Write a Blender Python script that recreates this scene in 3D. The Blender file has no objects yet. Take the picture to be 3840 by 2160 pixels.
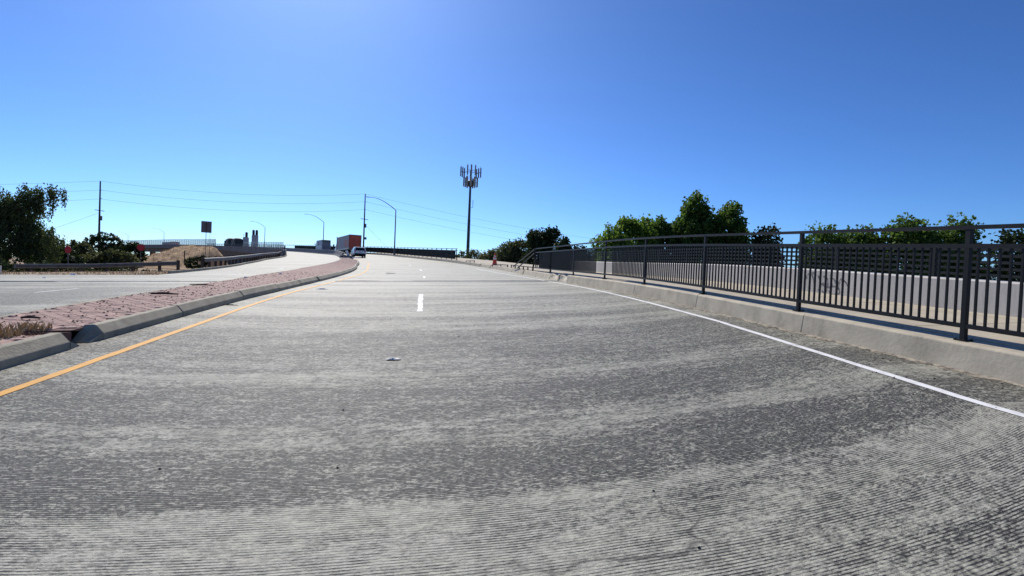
import bpy, math, random
import numpy as np
from mathutils import Vector, Matrix

R = math.radians
rng = random.Random(11)
scene = bpy.context.scene
COL = scene.collection

# ------------------------------------------------------------------ camera, sky, sun, exposure
cam_d = bpy.data.cameras.new("camera")
cam_d.lens = 18.0
cam_d.sensor_width = 36.0
cam_d.clip_end = 6000.0
cam_d.clip_start = 0.05
cam = bpy.data.objects.new("camera", cam_d)
COL.objects.link(cam)
YAW, PITCH, ROLL = R(8.4757), R(1.2), R(2.35)
_f = Vector((math.sin(YAW) * math.cos(PITCH), math.cos(YAW) * math.cos(PITCH), -math.sin(PITCH)))
_r = Vector((math.cos(YAW), -math.sin(YAW), 0))
_u = _r.cross(_f)
_R = _r * math.cos(ROLL) + _u * math.sin(ROLL)
_U = _u * math.cos(ROLL) - _r * math.sin(ROLL)
m3 = Matrix((_R, _U, -_f)).transposed()
cam.matrix_world = Matrix.Translation((0, 0, 1.4)) @ m3.to_4x4()
scene.camera = cam

SUN_AZ, SUN_EL = R(-15.0), R(42.0)          # azimuth measured from +Y towards +X
world = bpy.data.worlds.new("World")
scene.world = world
world.use_nodes = True
wn = world.node_tree
sky = wn.nodes.new("ShaderNodeTexSky")
sky.sky_type = 'NISHITA'
sky.sun_disc = False
sky.sun_elevation = SUN_EL
sky.sun_rotation = SUN_AZ
sky.altitude = 0.0
sky.air_density = 0.8
sky.dust_density = 0.48
sky.ozone_density = 10.0
bg = wn.nodes["Background"]
bg.inputs["Strength"].default_value = 0.148
hs = wn.nodes.new("ShaderNodeHueSaturation")
hs.inputs["Saturation"].default_value = 0.98
wn.links.new(sky.outputs["Color"], hs.inputs["Color"])
tint = wn.nodes.new("ShaderNodeVectorMath"); tint.operation = 'MULTIPLY'
tint.inputs[1].default_value = (0.92, 0.99, 1.0)      # camera white balance leans to cyan
wn.links.new(hs.outputs["Color"], tint.inputs[0])
gam = wn.nodes.new("ShaderNodeGamma"); gam.inputs["Gamma"].default_value = 1.32     # camera contrast
k1 = wn.nodes.new("ShaderNodeVectorMath"); k1.operation = 'SCALE'; k1.inputs["Scale"].default_value = 0.11
k2 = wn.nodes.new("ShaderNodeVectorMath"); k2.operation = 'SCALE'; k2.inputs["Scale"].default_value = 1 / 0.11
wn.links.new(tint.outputs[0], k1.inputs[0]); wn.links.new(k1.outputs[0], gam.inputs["Color"])
wn.links.new(gam.outputs[0], k2.inputs[0]); wn.links.new(k2.outputs[0], bg.inputs["Color"])

sun_d = bpy.data.lights.new("sun", 'SUN')
sun_d.energy = 4.6
sun_d.angle = R(0.53)
sun_d.color = (1.0, 0.94, 0.84)
sun = bpy.data.objects.new("sun", sun_d)
COL.objects.link(sun)
_sd = Vector((math.sin(SUN_AZ) * math.cos(SUN_EL), math.cos(SUN_AZ) * math.cos(SUN_EL), math.sin(SUN_EL)))
sun.rotation_euler = (-_sd).to_track_quat('-Z', 'Y').to_euler()
sun.location = (0, 0, 60)

scene.view_settings.view_transform = 'Standard'
scene.view_settings.look = 'None'
scene.view_settings.gamma = 1.0
scene.view_settings.exposure = 0.0
scene.view_settings.use_curve_mapping = False
scene.render.engine = 'CYCLES'
scene.cycles.max_bounces = 6
scene.cycles.transparent_max_bounces = 8

# ------------------------------------------------------------------ helpers
def link(o, parent=None):
    COL.objects.link(o)
    if parent is not None:
        o.parent = parent
    return o

def tag(o, label=None, cat=None, group=None, kind=None):
    if label: o["label"] = label
    if cat: o["category"] = cat
    if group: o["group"] = group
    if kind: o["kind"] = kind
    return o

def thing(name, label, cat, loc=(0, 0, 0), rz=0.0, group=None):
    o = bpy.data.objects.new(name, None)
    o.empty_display_size = 0.3
    link(o)
    o.location = loc
    o.rotation_euler = (0, 0, rz)
    return tag(o, label, cat, group)

def copy_tree(o, parent=None):
    c = o.copy()
    link(c)
    c.parent = parent
    for ch in [x for x in bpy.data.objects if x.parent == o]:
        copy_tree(ch, c)
    return c

class MB:
    """collects faces; build() links them as one mesh object"""
    def __init__(s, off=(0, 0, 0)):
        s.v, s.f, s.off = [], [], Vector(off)
    def add(s, vs, fs):
        n = len(s.v)
        s.v += [tuple(Vector(p) - s.off) for p in vs]
        s.f += [tuple(i + n for i in f) for f in fs]
        return s
    def hexa(s, a):      # a: 4 bottom + 4 top, same order
        return s.add(a, [(3, 2, 1, 0), (4, 5, 6, 7), (0, 1, 5, 4), (1, 2, 6, 5), (2, 3, 7, 6), (3, 0, 4, 7)])
    def box(s, c, d, rz=0.0):
        x, y, z = d[0] / 2, d[1] / 2, d[2] / 2
        ca, sa = math.cos(rz), math.sin(rz)
        a = []
        for k in (-z, z):
            for (i, j) in ((-x, -y), (x, -y), (x, y), (-x, y)):
                a.append((c[0] + i * ca - j * sa, c[1] + i * sa + j * ca, c[2] + k))
        return s.hexa(a)
    def span(s, p, q):   # axis aligned box between two corners
        return s.box([(p[i] + q[i]) / 2 for i in range(3)], [abs(q[i] - p[i]) for i in range(3)])
    def beam(s, p, q, w, h, up=(0, 0, 1)):
        p, q = Vector(p), Vector(q)
        d = (q - p).normalized()
        side = d.cross(Vector(up))
        if side.length < 1e-4:
            side = d.cross(Vector((0, 1, 0)))
        side.normalize()
        u = side.cross(d)
        a = []
        for e in (p, q):
            for (i, j) in ((-1, -1), (1, -1), (1, 1), (-1, 1)):
                a.append(e + side * (i * w / 2) + u * (j * h / 2))
        return s.hexa(a)
    def tube(s, pts, rad, n=8, cap=True):
        pts = [Vector(p) for p in pts]
        if not hasattr(rad, '__len__'):
            rad = [rad] * len(pts)
        vs, fs = [], []
        for k, p in enumerate(pts):
            d = (pts[min(k + 1, len(pts) - 1)] - pts[max(k - 1, 0)]).normalized()
            a = d.cross(Vector((0, 0, 1)))
            if a.length < 1e-3:
                a = d.cross(Vector((0, 1, 0)))
            a.normalize()
            b = d.cross(a)
            for i in range(n):
                t = 2 * math.pi * i / n
                vs.append(p + (a * math.cos(t) + b * math.sin(t)) * rad[k])
        for k in range(len(pts) - 1):
            for i in range(n):
                j = (i + 1) % n
                fs.append((k * n + i, k * n + j, (k + 1) * n + j, (k + 1) * n + i))
        if cap:
            fs.append(tuple(range(n)))
            fs.append(tuple(reversed(range((len(pts) - 1) * n, len(pts) * n))))
        return s.add(vs, fs)
    def sweep(s, rings, closed=True, cap=True):
        n = len(rings[0])
        vs = [p for r in rings for p in r]
        fs = []
        for k in range(len(rings) - 1):
            for i in range(n if closed else n - 1):
                j = (i + 1) % n
                fs.append((k * n + i, (k + 1) * n + i, (k + 1) * n + j, k * n + j))
        if cap and closed:
            fs.append(tuple(range(n)))
            fs.append(tuple(reversed(range((len(rings) - 1) * n, len(rings) * n))))
        return s.add(vs, fs)
    def prism(s, poly, y0, y1):   # polygon in (x, z) extruded along y
        n = len(poly)
        vs = [(p[0], y0, p[1]) for p in poly] + [(p[0], y1, p[1]) for p in poly]
        fs = [tuple(range(n)), tuple(reversed(range(n, 2 * n)))]
        for i in range(n):
            j = (i + 1) % n
            fs.append((i, i + n, j + n, j))
        return s.add(vs, fs)
    def lathe(s, c, prof, n=16, axis='z'):
        vs, fs = [], []
        for (r_, h) in prof:
            for i in range(n):
                t = 2 * math.pi * i / n
                a, b = r_ * math.cos(t), r_ * math.sin(t)
                if axis == 'z': vs.append((c[0] + a, c[1] + b, c[2] + h))
                elif axis == 'x': vs.append((c[0] + h, c[1] + a, c[2] + b))
                else: vs.append((c[0] + a, c[1] + h, c[2] + b))
        for k in range(len(prof) - 1):
            for i in range(n):
                j = (i + 1) % n
                fs.append((k * n + i, k * n + j, (k + 1) * n + j, (k + 1) * n + i))
        fs.append(tuple(reversed(range(n))))
        fs.append(tuple(range((len(prof) - 1) * n, len(prof) * n)))
        return s.add(vs, fs)
    def mesh(s, name, mat, smooth=False):
        me = bpy.data.meshes.new(name)
        me.from_pydata(s.v, [], s.f)
        me.materials.append(mat)
        me.validate()
        if smooth:
            me.polygons.foreach_set("use_smooth", [True] * len(me.polygons))
        me.update()
        return me
    def build(s, name, mat, parent=None, smooth=False):
        return link(bpy.data.objects.new(name, s.mesh(name, mat, smooth)), parent)

def fixn(o):
    import bmesh
    bm = bmesh.new(); bm.from_mesh(o.data)
    bmesh.ops.recalc_face_normals(bm, faces=bm.faces)
    bm.to_mesh(o.data); bm.free()
    return o

def bevel(o, w=0.01, seg=1):
    b = o.modifiers.new("bevel", 'BEVEL')
    b.width = w; b.segments = seg; b.limit_method = 'ANGLE'
    return o

# ------------------------------------------------------------------ materials
def new_mat(name):
    m = bpy.data.materials.new(name)
    m.use_nodes = True
    return m, m.node_tree, m.node_tree.nodes["Principled BSDF"]

def nd(t, kind, **kw):
    n = t.nodes.new(kind)
    for k, v in kw.items():
        if k.startswith("i_"):
            n.inputs[k[2:].replace("_", " ")].default_value = v
        else:
            setattr(n, k, v)
    return n

def math_n(t, op, a, b=None, c=None, clamp=False):
    n = t.nodes.new("ShaderNodeMath"); n.operation = op; n.use_clamp = clamp
    for i, x in enumerate((a, b, c)):
        if x is None: continue
        if isinstance(x, (int, float)): n.inputs[i].default_value = x
        else: t.links.new(x, n.inputs[i])
    return n.outputs[0]

def ramp(t, fac, stops):
    n = t.nodes.new("ShaderNodeValToRGB")
    while len(n.color_ramp.elements) < len(stops):
        n.color_ramp.elements.new(0.5)
    for e, (p, c) in zip(n.color_ramp.elements, stops):
        e.position = p
        e.color = (c, c, c, 1) if isinstance(c, (int, float)) else (*c, 1)
    t.links.new(fac, n.inputs[0])
    return n.outputs[0]

def mixc(t, fac, a, b, mode='MIX'):
    n = t.nodes.new("ShaderNodeMix"); n.data_type = 'RGBA'; n.blend_type = mode
    for sock, x in ((n.inputs[0], fac), (n.inputs[6], a), (n.inputs[7], b)):
        if isinstance(x, (int, float)): sock.default_value = x
        elif isinstance(x, tuple): sock.default_value = (*x, 1)
        else: t.links.new(x, sock)
    return n.outputs[2]

def noise(t, vec, scale, detail=4, rough=0.55, dist=0.0):
    n = nd(t, "ShaderNodeTexNoise")
    n.inputs["Scale"].default_value = scale
    n.inputs["Detail"].default_value = detail
    n.inputs["Roughness"].default_value = rough
    n.inputs["Distortion"].default_value = dist
    if vec is not None: t.links.new(vec, n.inputs["Vector"])
    return n.outputs[0]

def scaled(t, vec, s):
    n = t.nodes.new("ShaderNodeVectorMath"); n.operation = 'MULTIPLY'
    t.links.new(vec, n.inputs[0]); n.inputs[1].default_value = s
    return n.outputs[0]

def bump(t, p, h, strength=0.3, dist=0.01):
    b = nd(t, "ShaderNodeBump")
    b.inputs["Strength"].default_value = strength
    b.inputs["Distance"].default_value = dist
    t.links.new(h, b.inputs["Height"])
    t.links.new(b.outputs[0], p.inputs["Normal"])

def simple(name, c1, c2=None, scale=3.0, rough=0.6, metal=0.0, spec=0.4, bmp=0.0, bscale=40.0, stretch=(1, 1, 1), per=0.0, lo=0.35, hi=0.68, stain=0.0, stain_c=(0.10, 0.09, 0.075)):
    """two-tone weathered surface: c1 -> c2 by noise, optional relief, optional per-object tint"""
    m, t, p = new_mat(name)
    p.inputs["Roughness"].default_value = rough
    p.inputs["Metallic"].default_value = metal
    p.inputs["Specular IOR Level"].default_value = spec
    geo = nd(t, "ShaderNodeNewGeometry")
    v = scaled(t, geo.outputs["Position"], stretch)
    c2 = c2 or tuple(x * 0.7 for x in c1)
    f = ramp(t, noise(t, v, scale, 6, 0.6), [(lo, 0.0), (hi, 1.0)])
    c = mixc(t, f, c1, c2)
    if stain:
        g1 = ramp(t, noise(t, scaled(t, geo.outputs["Position"], (5.0, 5.0, 0.7)), 1.0, 5, 0.7), [(0.50, 0.0), (0.72, 1.0)])
        g2 = ramp(t, noise(t, geo.outputs["Position"], 1.1, 5, 0.7), [(0.45, 0.1), (0.70, 1.0)])
        g3 = ramp(t, noise(t, geo.outputs["Position"], 14.0, 4, 0.75), [(0.58, 0.0), (0.70, 0.7)])
        g = math_n(t, 'MULTIPLY', math_n(t, 'MAXIMUM', math_n(t, 'MULTIPLY', g1, g2), math_n(t, 'MULTIPLY', g3, g2)), stain)
        c = mixc(t, g, c, stain_c)
    if per:
        oi = nd(t, "ShaderNodeObjectInfo")
        k = math_n(t, 'MULTIPLY_ADD', oi.outputs["Random"], per, 1 - per / 2)
        n = t.nodes.new("ShaderNodeVectorMath"); n.operation = 'SCALE'
        t.links.new(c, n.inputs[0]); t.links.new(k, n.inputs["Scale"])
        c = n.outputs[0]
    t.links.new(c, p.inputs["Base Color"])
    if bmp:
        bump(t, p, noise(t, v, bscale, 5, 0.65), bmp, 0.02)
    return m

def road_material():
    m, t, p = new_mat("tined_concrete")
    geo = nd(t, "ShaderNodeNewGeometry")
    sep = nd(t, "ShaderNodeSeparateXYZ")
    t.links.new(geo.outputs["Position"], sep.inputs[0])
    X, Y = sep.outputs[0], sep.outputs[1]
    xs = math_n(t, 'ADD', X, 0.35)
    x2 = math_n(t, 'MULTIPLY', xs, xs)
    # the tining and paving passes swing slightly across the slab
    swing = math_n(t, 'MULTIPLY', math_n(t, 'MINIMUM', x2, 30.0), 0.042)
    v = math_n(t, 'SUBTRACT', Y, swing)
    cmb = nd(t, "ShaderNodeCombineXYZ")
    t.links.new(X, cmb.inputs[0]); t.links.new(v, cmb.inputs[1])
    V = cmb.outputs[0]
    L = nd(t, "ShaderNodeVectorMath"); L.operation = 'LENGTH'
    t.links.new(geo.outputs["Position"], L.inputs[0])
    dist = L.outputs["Value"]
    def mr(a, b, c, d):
        n = nd(t, "ShaderNodeMapRange"); n.clamp = True
        t.links.new(dist, n.inputs[0])
        for i, x in enumerate((a, b, c, d)): n.inputs[i + 1].default_value = x
        return n.outputs[0]
    # scarified, rubber-darkened bands across the road
    band = ramp(t, noise(t, scaled(t, V, (0.045, 0.80, 1)), 1.0, 4, 0.55, 0.2), [(0.42, 0.0), (0.58, 1.0)])
    streak = ramp(t, noise(t, scaled(t, V, (0.42, 3.2, 1)), 1.0, 6, 0.68), [(0.46, 0.0), (0.60, 1.0)])
    blot = ramp(t, noise(t, scaled(t, V, (0.55, 0.9, 1)), 1.0, 5, 0.65), [(0.34, 0.0), (0.66, 1.0)])
    pit = ramp(t, noise(t, scaled(t, V, (9.0, 17.0, 1)), 1.0, 5, 0.72), [(0.45, 0.0), (0.55, 1.0)])
    pit2 = ramp(t, noise(t, scaled(t, V, (28.0, 46.0, 1)), 1.0, 4, 0.7), [(0.44, 0.0), (0.56, 1.0)])
    grit = noise(t, geo.outputs["Position"], 110.0, 3, 0.7)
    # the worst scarified strips on this slab, where the paving machine stopped and started
    vw = math_n(t, 'ADD', v, math_n(t, 'MULTIPLY', math_n(t, 'SUBTRACT', noise(t, scaled(t, V, (0.22, 0.9, 1)), 1.0, 4, 0.65), 0.5), 0.45))
    vr = nd(t, "ShaderNodeMapRange"); vr.clamp = True
    t.links.new(vw, vr.inputs[0]); vr.inputs[1].default_value = 2.0; vr.inputs[2].default_value = 22.0
    k = lambda y: (y - 2.0) / 20.0
    strips = ramp(t, vr.outputs[0], [(k(2.7), 0.10), (k(2.9), 1.0), (k(3.45), 0.95), (k(3.65), 0.12), (k(4.05), 0.1), (k(4.25), 0.7), (k(5.1), 0.78), (k(5.5), 0.18),
                                     (k(6.0), 0.3), (k(6.5), 0.85), (k(8.0), 0.8), (k(8.5), 0.15), (k(9.3), 0.2), (k(9.6), 0.75), (k(10.0), 0.2), (k(12.5), 0.25), (k(13.2), 0.6), (k(14.5), 0.2), (k(20), 0.15)])
    dirty = math_n(t, 'MULTIPLY_ADD', band, 0.28, math_n(t, 'MULTIPLY', streak, 0.28), clamp=True)
    dirty = math_n(t, 'MULTIPLY_ADD', strips, 0.72, dirty, clamp=True)
    # oil-darkened approach of the side street, left of the median
    def mx(src, a, b):
        n = nd(t, "ShaderNodeMapRange"); n.clamp = True
        t.links.new(src, n.inputs[0]); n.inputs[1].default_value = a; n.inputs[2].default_value = b
        return n.outputs[0]
    lft = math_n(t, 'MULTIPLY', math_n(t, 'MULTIPLY', mx(X, -7.2, -9.0), mx(Y, 22.5, 17.0)), ramp(t, noise(t, scaled(t, V, (0.10, 0.42, 1)), 1.0, 5, 0.6), [(0.36, 0.0), (0.56, 1.0)]))
    dirty = math_n(t, 'MULTIPLY_ADD', lft, 0.85, dirty, clamp=True)
    dirty = math_n(t, 'MULTIPLY', dirty, math_n(t, 'MULTIPLY_ADD', blot, 0.55, 0.62), clamp=True)
    dirty = math_n(t, 'MULTIPLY', dirty, mr(2.3, 3.2, 0.35, 1.0))
    rough_ = math_n(t, 'MULTIPLY_ADD', pit, 0.55, math_n(t, 'MULTIPLY', pit2, 0.45))
    tot = math_n(t, 'MULTIPLY', dirty, math_n(t, 'MULTIPLY_ADD', rough_, 0.80, 0.20))
    tot = math_n(t, 'MULTIPLY_ADD', rough_, math_n(t, 'MULTIPLY', mr(6.0, 30.0, 0.20, 0.08), 1.0), tot, clamp=True)
    tot = math_n(t, 'MULTIPLY', ramp(t, tot, [(0.07, 0.0), (0.56, 1.0)]), math_n(t, 'MULTIPLY_ADD', pit2, 0.36, 0.62))
    # tine grooves
    wob = math_n(t, 'MULTIPLY', noise(t, scaled(t, V, (0.8, 1.2, 1)), 1.0, 2, 0.5), 0.05)
    ph = math_n(t, 'MULTIPLY', math_n(t, 'ADD', v, wob), 2 * math.pi / 0.0205)
    sn = math_n(t, 'SINE', ph)
    gr = nd(t, "ShaderNodeMapRange"); gr.clamp = True
    t.links.new(sn, gr.inputs[0])
    gr.inputs[1].default_value = 0.0; gr.inputs[2].default_value = 0.75
    wear = math_n(t, 'MULTIPLY', ramp(t, noise(t, scaled(t, V, (1.7, 6.0, 1)), 1.0, 5, 0.72), [(0.38, 0.10), (0.56, 1.0)]), ramp(t, noise(t, scaled(t, V, (2.6, 2.2, 1)), 1.0, 5, 0.7), [(0.36, 0.25), (0.58, 1.0)]))
    groove = math_n(t, 'MULTIPLY', math_n(t, 'MULTIPLY', gr.outputs[0], wear), mr(4.5, 13.0, 1.0, 0.0))
    tot = math_n(t, 'MULTIPLY_ADD', groove, math_n(t, 'MULTIPLY_ADD', dirty, 0.50, 0.78), tot, clamp=True)
    light = mixc(t, ramp(t, grit, [(0.3, 0.0), (0.7, 1.0)]), (0.53, 0.52, 0.42), (0.36, 0.352, 0.286))
    light = mixc(t, ramp(t, noise(t, scaled(t, V, (0.35, 1.6, 1)), 1.0, 4, 0.6), [(0.4, 0.0), (0.7, 0.6)]), light, (0.47, 0.445, 0.395))
    col = mixc(t, tot, light, (0.036, 0.035, 0.032))
    # hairline cracks, oil drips and tyre-dust spots
    vo = nd(t, "ShaderNodeTexVoronoi"); vo.feature = 'DISTANCE_TO_EDGE'; vo.inputs["Scale"].default_value = 0.55
    nv = nd(t, "ShaderNodeTexNoise"); nv.inputs["Scale"].default_value = 2.5; nv.inputs["Detail"].default_value = 4
    t.links.new(geo.outputs["Position"], nv.inputs["Vector"])
    ad = nd(t, "ShaderNodeVectorMath"); ad.operation = 'MULTIPLY_ADD'
    t.links.new(nv.outputs["Color"], ad.inputs[0]); ad.inputs[1].default_value = (0.5, 0.5, 0.0); t.links.new(geo.outputs["Position"], ad.inputs[2])
    t.links.new(scaled(t, ad.outputs[0], (1.0, 0.55, 0.0)), vo.inputs["Vector"])
    crack = math_n(t, 'MULTIPLY', ramp(t, vo.outputs["Distance"], [(0.0, 1.0), (0.0045, 0.0)]), ramp(t, noise(t, scaled(t, V, (0.5, 0.5, 1)), 1.0, 3, 0.5), [(0.46, 0.0), (0.56, 1.0)]))
    v2 = nd(t, "ShaderNodeTexVoronoi"); v2.inputs["Scale"].default_value = 1.9
    t.links.new(geo.outputs["Position"], v2.inputs["Vector"])
    spot = math_n(t, 'MULTIPLY', ramp(t, v2.outputs["Distance"], [(0.02, 1.0), (0.06, 0.0)]), ramp(t, v2.outputs["Color"], [(0.62, 0.0), (0.66, 0.8)]))
    col = mixc(t, math_n(t, 'MULTIPLY', math_n(t, 'MAXIMUM', crack, spot), 0.75), col, (0.03, 0.028, 0.026))
    t.links.new(col, p.inputs["Base Color"])
    p.inputs["Roughness"].default_value = 0.68
    p.inputs["Specular IOR Level"].default_value = 0.34
    h = math_n(t, 'MULTIPLY_ADD', groove, -1.0, math_n(t, 'MULTIPLY', rough_, mr(3.0, 30.0, -0.55, -0.10)))
    h = math_n(t, 'MULTIPLY_ADD', grit, 0.25, h)
    bump(t, p, h, 0.7, 0.007)
    return m

def leaf_mat(name, c1, c2, trans=0.35):
    m, t, p = new_mat(name)
    geo = nd(t, "ShaderNodeNewGeometry")
    f = noise(t, geo.outputs["Position"], 0.9, 4, 0.6)
    c = mixc(t, ramp(t, f, [(0.35, 0.0), (0.65, 1.0)]), c1, c2)
    rp = mixc(t, math_n(t, 'MULTIPLY', geo.outputs["Random Per Island"], 0.6), c, tuple(min(1, x * 1.7) for x in c2))
    t.links.new(rp, p.inputs["Base Color"])
    p.inputs["Roughness"].default_value = 0.6
    p.inputs["Specular IOR Level"].default_value = 0.15
    tr = nd(t, "ShaderNodeBsdfTranslucent")
    t.links.new(mixc(t, 0.5, rp, tuple(min(1, x * 2.2) for x in (c2[0], c2[1], c2[2] * 0.5))), tr.inputs["Color"])
    mx = nd(t, "ShaderNodeMixShader"); mx.inputs[0].default_value = trans
    t.links.new(p.outputs[0], mx.inputs[1]); t.links.new(tr.outputs[0], mx.inputs[2])
    t.links.new(mx.outputs[0], t.nodes["Material Output"].inputs["Surface"])
    return m

M = {}
M['road'] = road_material()
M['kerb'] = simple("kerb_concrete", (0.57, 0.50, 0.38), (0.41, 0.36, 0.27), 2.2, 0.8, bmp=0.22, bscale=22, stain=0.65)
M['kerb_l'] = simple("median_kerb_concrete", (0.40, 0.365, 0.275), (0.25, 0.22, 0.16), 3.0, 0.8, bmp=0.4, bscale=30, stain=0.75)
M['walk'] = simple("sidewalk_concrete", (0.52, 0.455, 0.345), (0.41, 0.36, 0.275), 1.6, 0.85, bmp=0.2, bscale=50, stain=0.35)
M['wall'] = simple("parapet_concrete", (0.62, 0.59, 0.55), (0.48, 0.46, 0.43), 1.3, 0.8, bmp=0.15, bscale=25, stretch=(1, 1, 0.25), stain=0.4, stain_c=(0.2, 0.19, 0.18))
M['rail'] = simple("dark_bronze_paint", (0.006, 0.006, 0.007), (0.012, 0.0115, 0.012), 9.0, 0.5, spec=0.25, stain=0.35, stain_c=(0.05, 0.045, 0.04))
M['slat'] = simple("dark_green_grey_paint", (0.009, 0.012, 0.013), (0.016, 0.02, 0.02), 9.0, 0.55, spec=0.25)
M['brick'] = simple("stamped_brick_red", (0.46, 0.30, 0.25), (0.36, 0.24, 0.20), 5.0, 0.85, bmp=0.12, bscale=60, per=0.32, stain=0.5, stain_c=(0.28, 0.20, 0.16))
M['bed'] = simple("brick_joint_mortar", (0.22, 0.12, 0.105), (0.13, 0.08, 0.07), 4.0, 0.9, bmp=0.3, bscale=40)
M['yellow'] = simple("yellow_road_paint", (0.80, 0.40, 0.06), (0.62, 0.33, 0.09), 7.0, 0.7, lo=0.45, hi=0.85, stain=0.75, stain_c=(0.22, 0.17, 0.10))
M['white'] = simple("white_road_paint", (0.86, 0.86, 0.85), (0.60, 0.60, 0.59), 6.0, 0.7, lo=0.5, hi=0.85, stain=0.7, stain_c=(0.30, 0.30, 0.29))
M['jsteel'] = simple("joint_steel", (0.34, 0.33, 0.32), (0.12, 0.12, 0.12), 2.0, 0.55, metal=0.2)
M['black'] = simple("dark_rubber", (0.018, 0.018, 0.019), (0.03, 0.03, 0.03), 6.0, 0.75, spec=0.3)
M['galv'] = simple("galvanised_steel", (0.19, 0.18, 0.17), (0.115, 0.105, 0.095), 3.0, 0.55, metal=0.45, spec=0.4, stain=0.6, stain_c=(0.09, 0.06, 0.04))
M['post_wood'] = simple("weathered_post_timber", (0.09, 0.065, 0.05), (0.045, 0.035, 0.03), 8.0, 0.85, bmp=0.2)
M['pole_wood'] = simple("dark_pole_timber", (0.060, 0.048, 0.040), (0.03, 0.026, 0.023), 6.0, 0.85)
M['lamp'] = simple("lamp_post_steel", (0.16, 0.17, 0.18), (0.10, 0.105, 0.11), 4.0, 0.5, metal=0.4)
M['wire'] = simple("wire_aluminium", (0.20, 0.21, 0.23), (0.15, 0.155, 0.17), 1.0, 0.6)
M['dirt'] = simple("dry_ground", (0.36, 0.25, 0.155), (0.23, 0.165, 0.10), 0.55, 0.95, bmp=0.6, bscale=6)
M['moundm'] = simple("dry_grass_slope", (0.50, 0.345, 0.19), (0.31, 0.20, 0.125), 0.8, 0.95, bmp=0.8, bscale=4)
M['grit'] = simple("gutter_grit", (0.42, 0.37, 0.29), (0.13, 0.11, 0.09), 11.0, 0.95, bmp=0.6, bscale=80, lo=0.42, hi=0.6)
M['straw'] = simple("dry_straw", (0.62, 0.46, 0.24), (0.42, 0.29, 0.15), 9.0, 0.9, per=0.3)
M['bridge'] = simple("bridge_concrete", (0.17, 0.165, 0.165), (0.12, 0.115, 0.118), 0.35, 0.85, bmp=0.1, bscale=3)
M['barrier'] = simple("barrier_concrete", (0.26, 0.25, 0.255), (0.18, 0.175, 0.18), 0.8, 0.85)
M['mesh_fence'] = simple("fence_galvanised", (0.50, 0.53, 0.53), (0.40, 0.43, 0.43), 2.0, 0.5, metal=0.3)
M['green_paint'] = simple("dark_green_paint", (0.03, 0.06, 0.055), (0.02, 0.04, 0.04), 4.0, 0.55)
M['tower'] = simple("tower_dark_green_steel", (0.045, 0.062, 0.066), (0.03, 0.042, 0.046), 2.0, 0.6)
M['antenna'] = simple("antenna_housing", (0.30, 0.32, 0.31), (0.22, 0.24, 0.235), 2.0, 0.5)
M['red'] = simple("red_sign_face", (0.46, 0.015, 0.025), (0.36, 0.01, 0.02), 2.0, 0.5)
M['signback'] = simple("bare_aluminium_sign_back", (0.155, 0.145, 0.150), (0.115, 0.105, 0.11), 2.0, 0.6, metal=0.2)
M['orange'] = simple("cone_orange", (0.90, 0.10, 0.05), (0.78, 0.08, 0.04), 8.0, 0.6)
M['reflect'] = simple("white_reflective_band", (0.80, 0.80, 0.80), (0.6, 0.6, 0.6), 8.0, 0.5)
M['carwhite'] = simple("silver_white_paint", (0.82, 0.82, 0.80), (0.74, 0.75, 0.74), 1.0, 0.28, spec=0.6)
M['glass'] = simple("dark_glass", (0.008, 0.009, 0.012), (0.012, 0.014, 0.017), 1.0, 0.08, spec=0.7)
M['tail'] = simple("red_tail_lamp", (0.62, 0.04, 0.05), (0.5, 0.03, 0.04), 2.0, 0.25)
M['trail_grey'] = simple("trailer_side_grey", (0.34, 0.31, 0.325), (0.27, 0.25, 0.265), 0.5, 0.6)
M['maroon'] = simple("trailer_maroon", (0.40, 0.11, 0.09), (0.30, 0.08, 0.065), 0.7, 0.5)
M['door_red'] = simple("trailer_door_red", (0.62, 0.10, 0.05), (0.44, 0.07, 0.04), 0.9, 0.5)
M['cream'] = simple("cream_trim", (0.62, 0.60, 0.52), (0.5, 0.48, 0.42), 1.0, 0.5)
M['van_grey'] = simple("van_body_grey", (0.42, 0.46, 0.52), (0.34, 0.38, 0.44), 0.7, 0.5)
M['van_door'] = simple("van_rear_door_slate", (0.20, 0.21, 0.255), (0.15, 0.16, 0.20), 0.8, 0.55)
M['van_green'] = simple("van_header_green", (0.10, 0.135, 0.11), (0.08, 0.10, 0.085), 0.8, 0.55)
M['tarp'] = simple("dark_tarp", (0.040, 0.046, 0.048), (0.025, 0.03, 0.03), 0.6, 0.7)
M['silo'] = simple("silo_grey", (0.42, 0.44, 0.46), (0.33, 0.35, 0.37), 0.4, 0.6)
M['spray'] = simple("grey_spray_paint", (0.13, 0.135, 0.13), (0.22, 0.22, 0.22), 7.0, 0.8)
M['bark'] = simple("tree_bark", (0.10, 0.075, 0.055), (0.05, 0.04, 0.03), 4.0, 0.9, bmp=0.3)
M['stick'] = simple("dead_stick", (0.10, 0.06, 0.045), (0.06, 0.04, 0.03), 9.0, 0.9)
M['paper'] = simple("white_litter", (0.82, 0.82, 0.82), (0.68, 0.68, 0.66), 9.0, 0.6)
M['pebble'] = simple("dark_pebble", (0.07, 0.055, 0.045), (0.16, 0.125, 0.095), 9.0, 0.9)
M['leaf_dark'] = leaf_mat("leaf_dark", (0.015, 0.026, 0.011), (0.027, 0.043, 0.016), 0.2)
M['leaf_willow'] = leaf_mat("leaf_willow", (0.027, 0.042, 0.019), (0.055, 0.075, 0.031), 0.34)
M['leaf_mid'] = leaf_mat("leaf_mid", (0.038, 0.078, 0.02), (0.07, 0.12, 0.03), 0.45)
M['leaf_light'] = leaf_mat("leaf_light", (0.06, 0.115, 0.02), (0.11, 0.175, 0.035), 0.5)
M['leaf_olive'] = leaf_mat("leaf_olive", (0.05, 0.065, 0.03), (0.085, 0.095, 0.045), 0.3)

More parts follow.
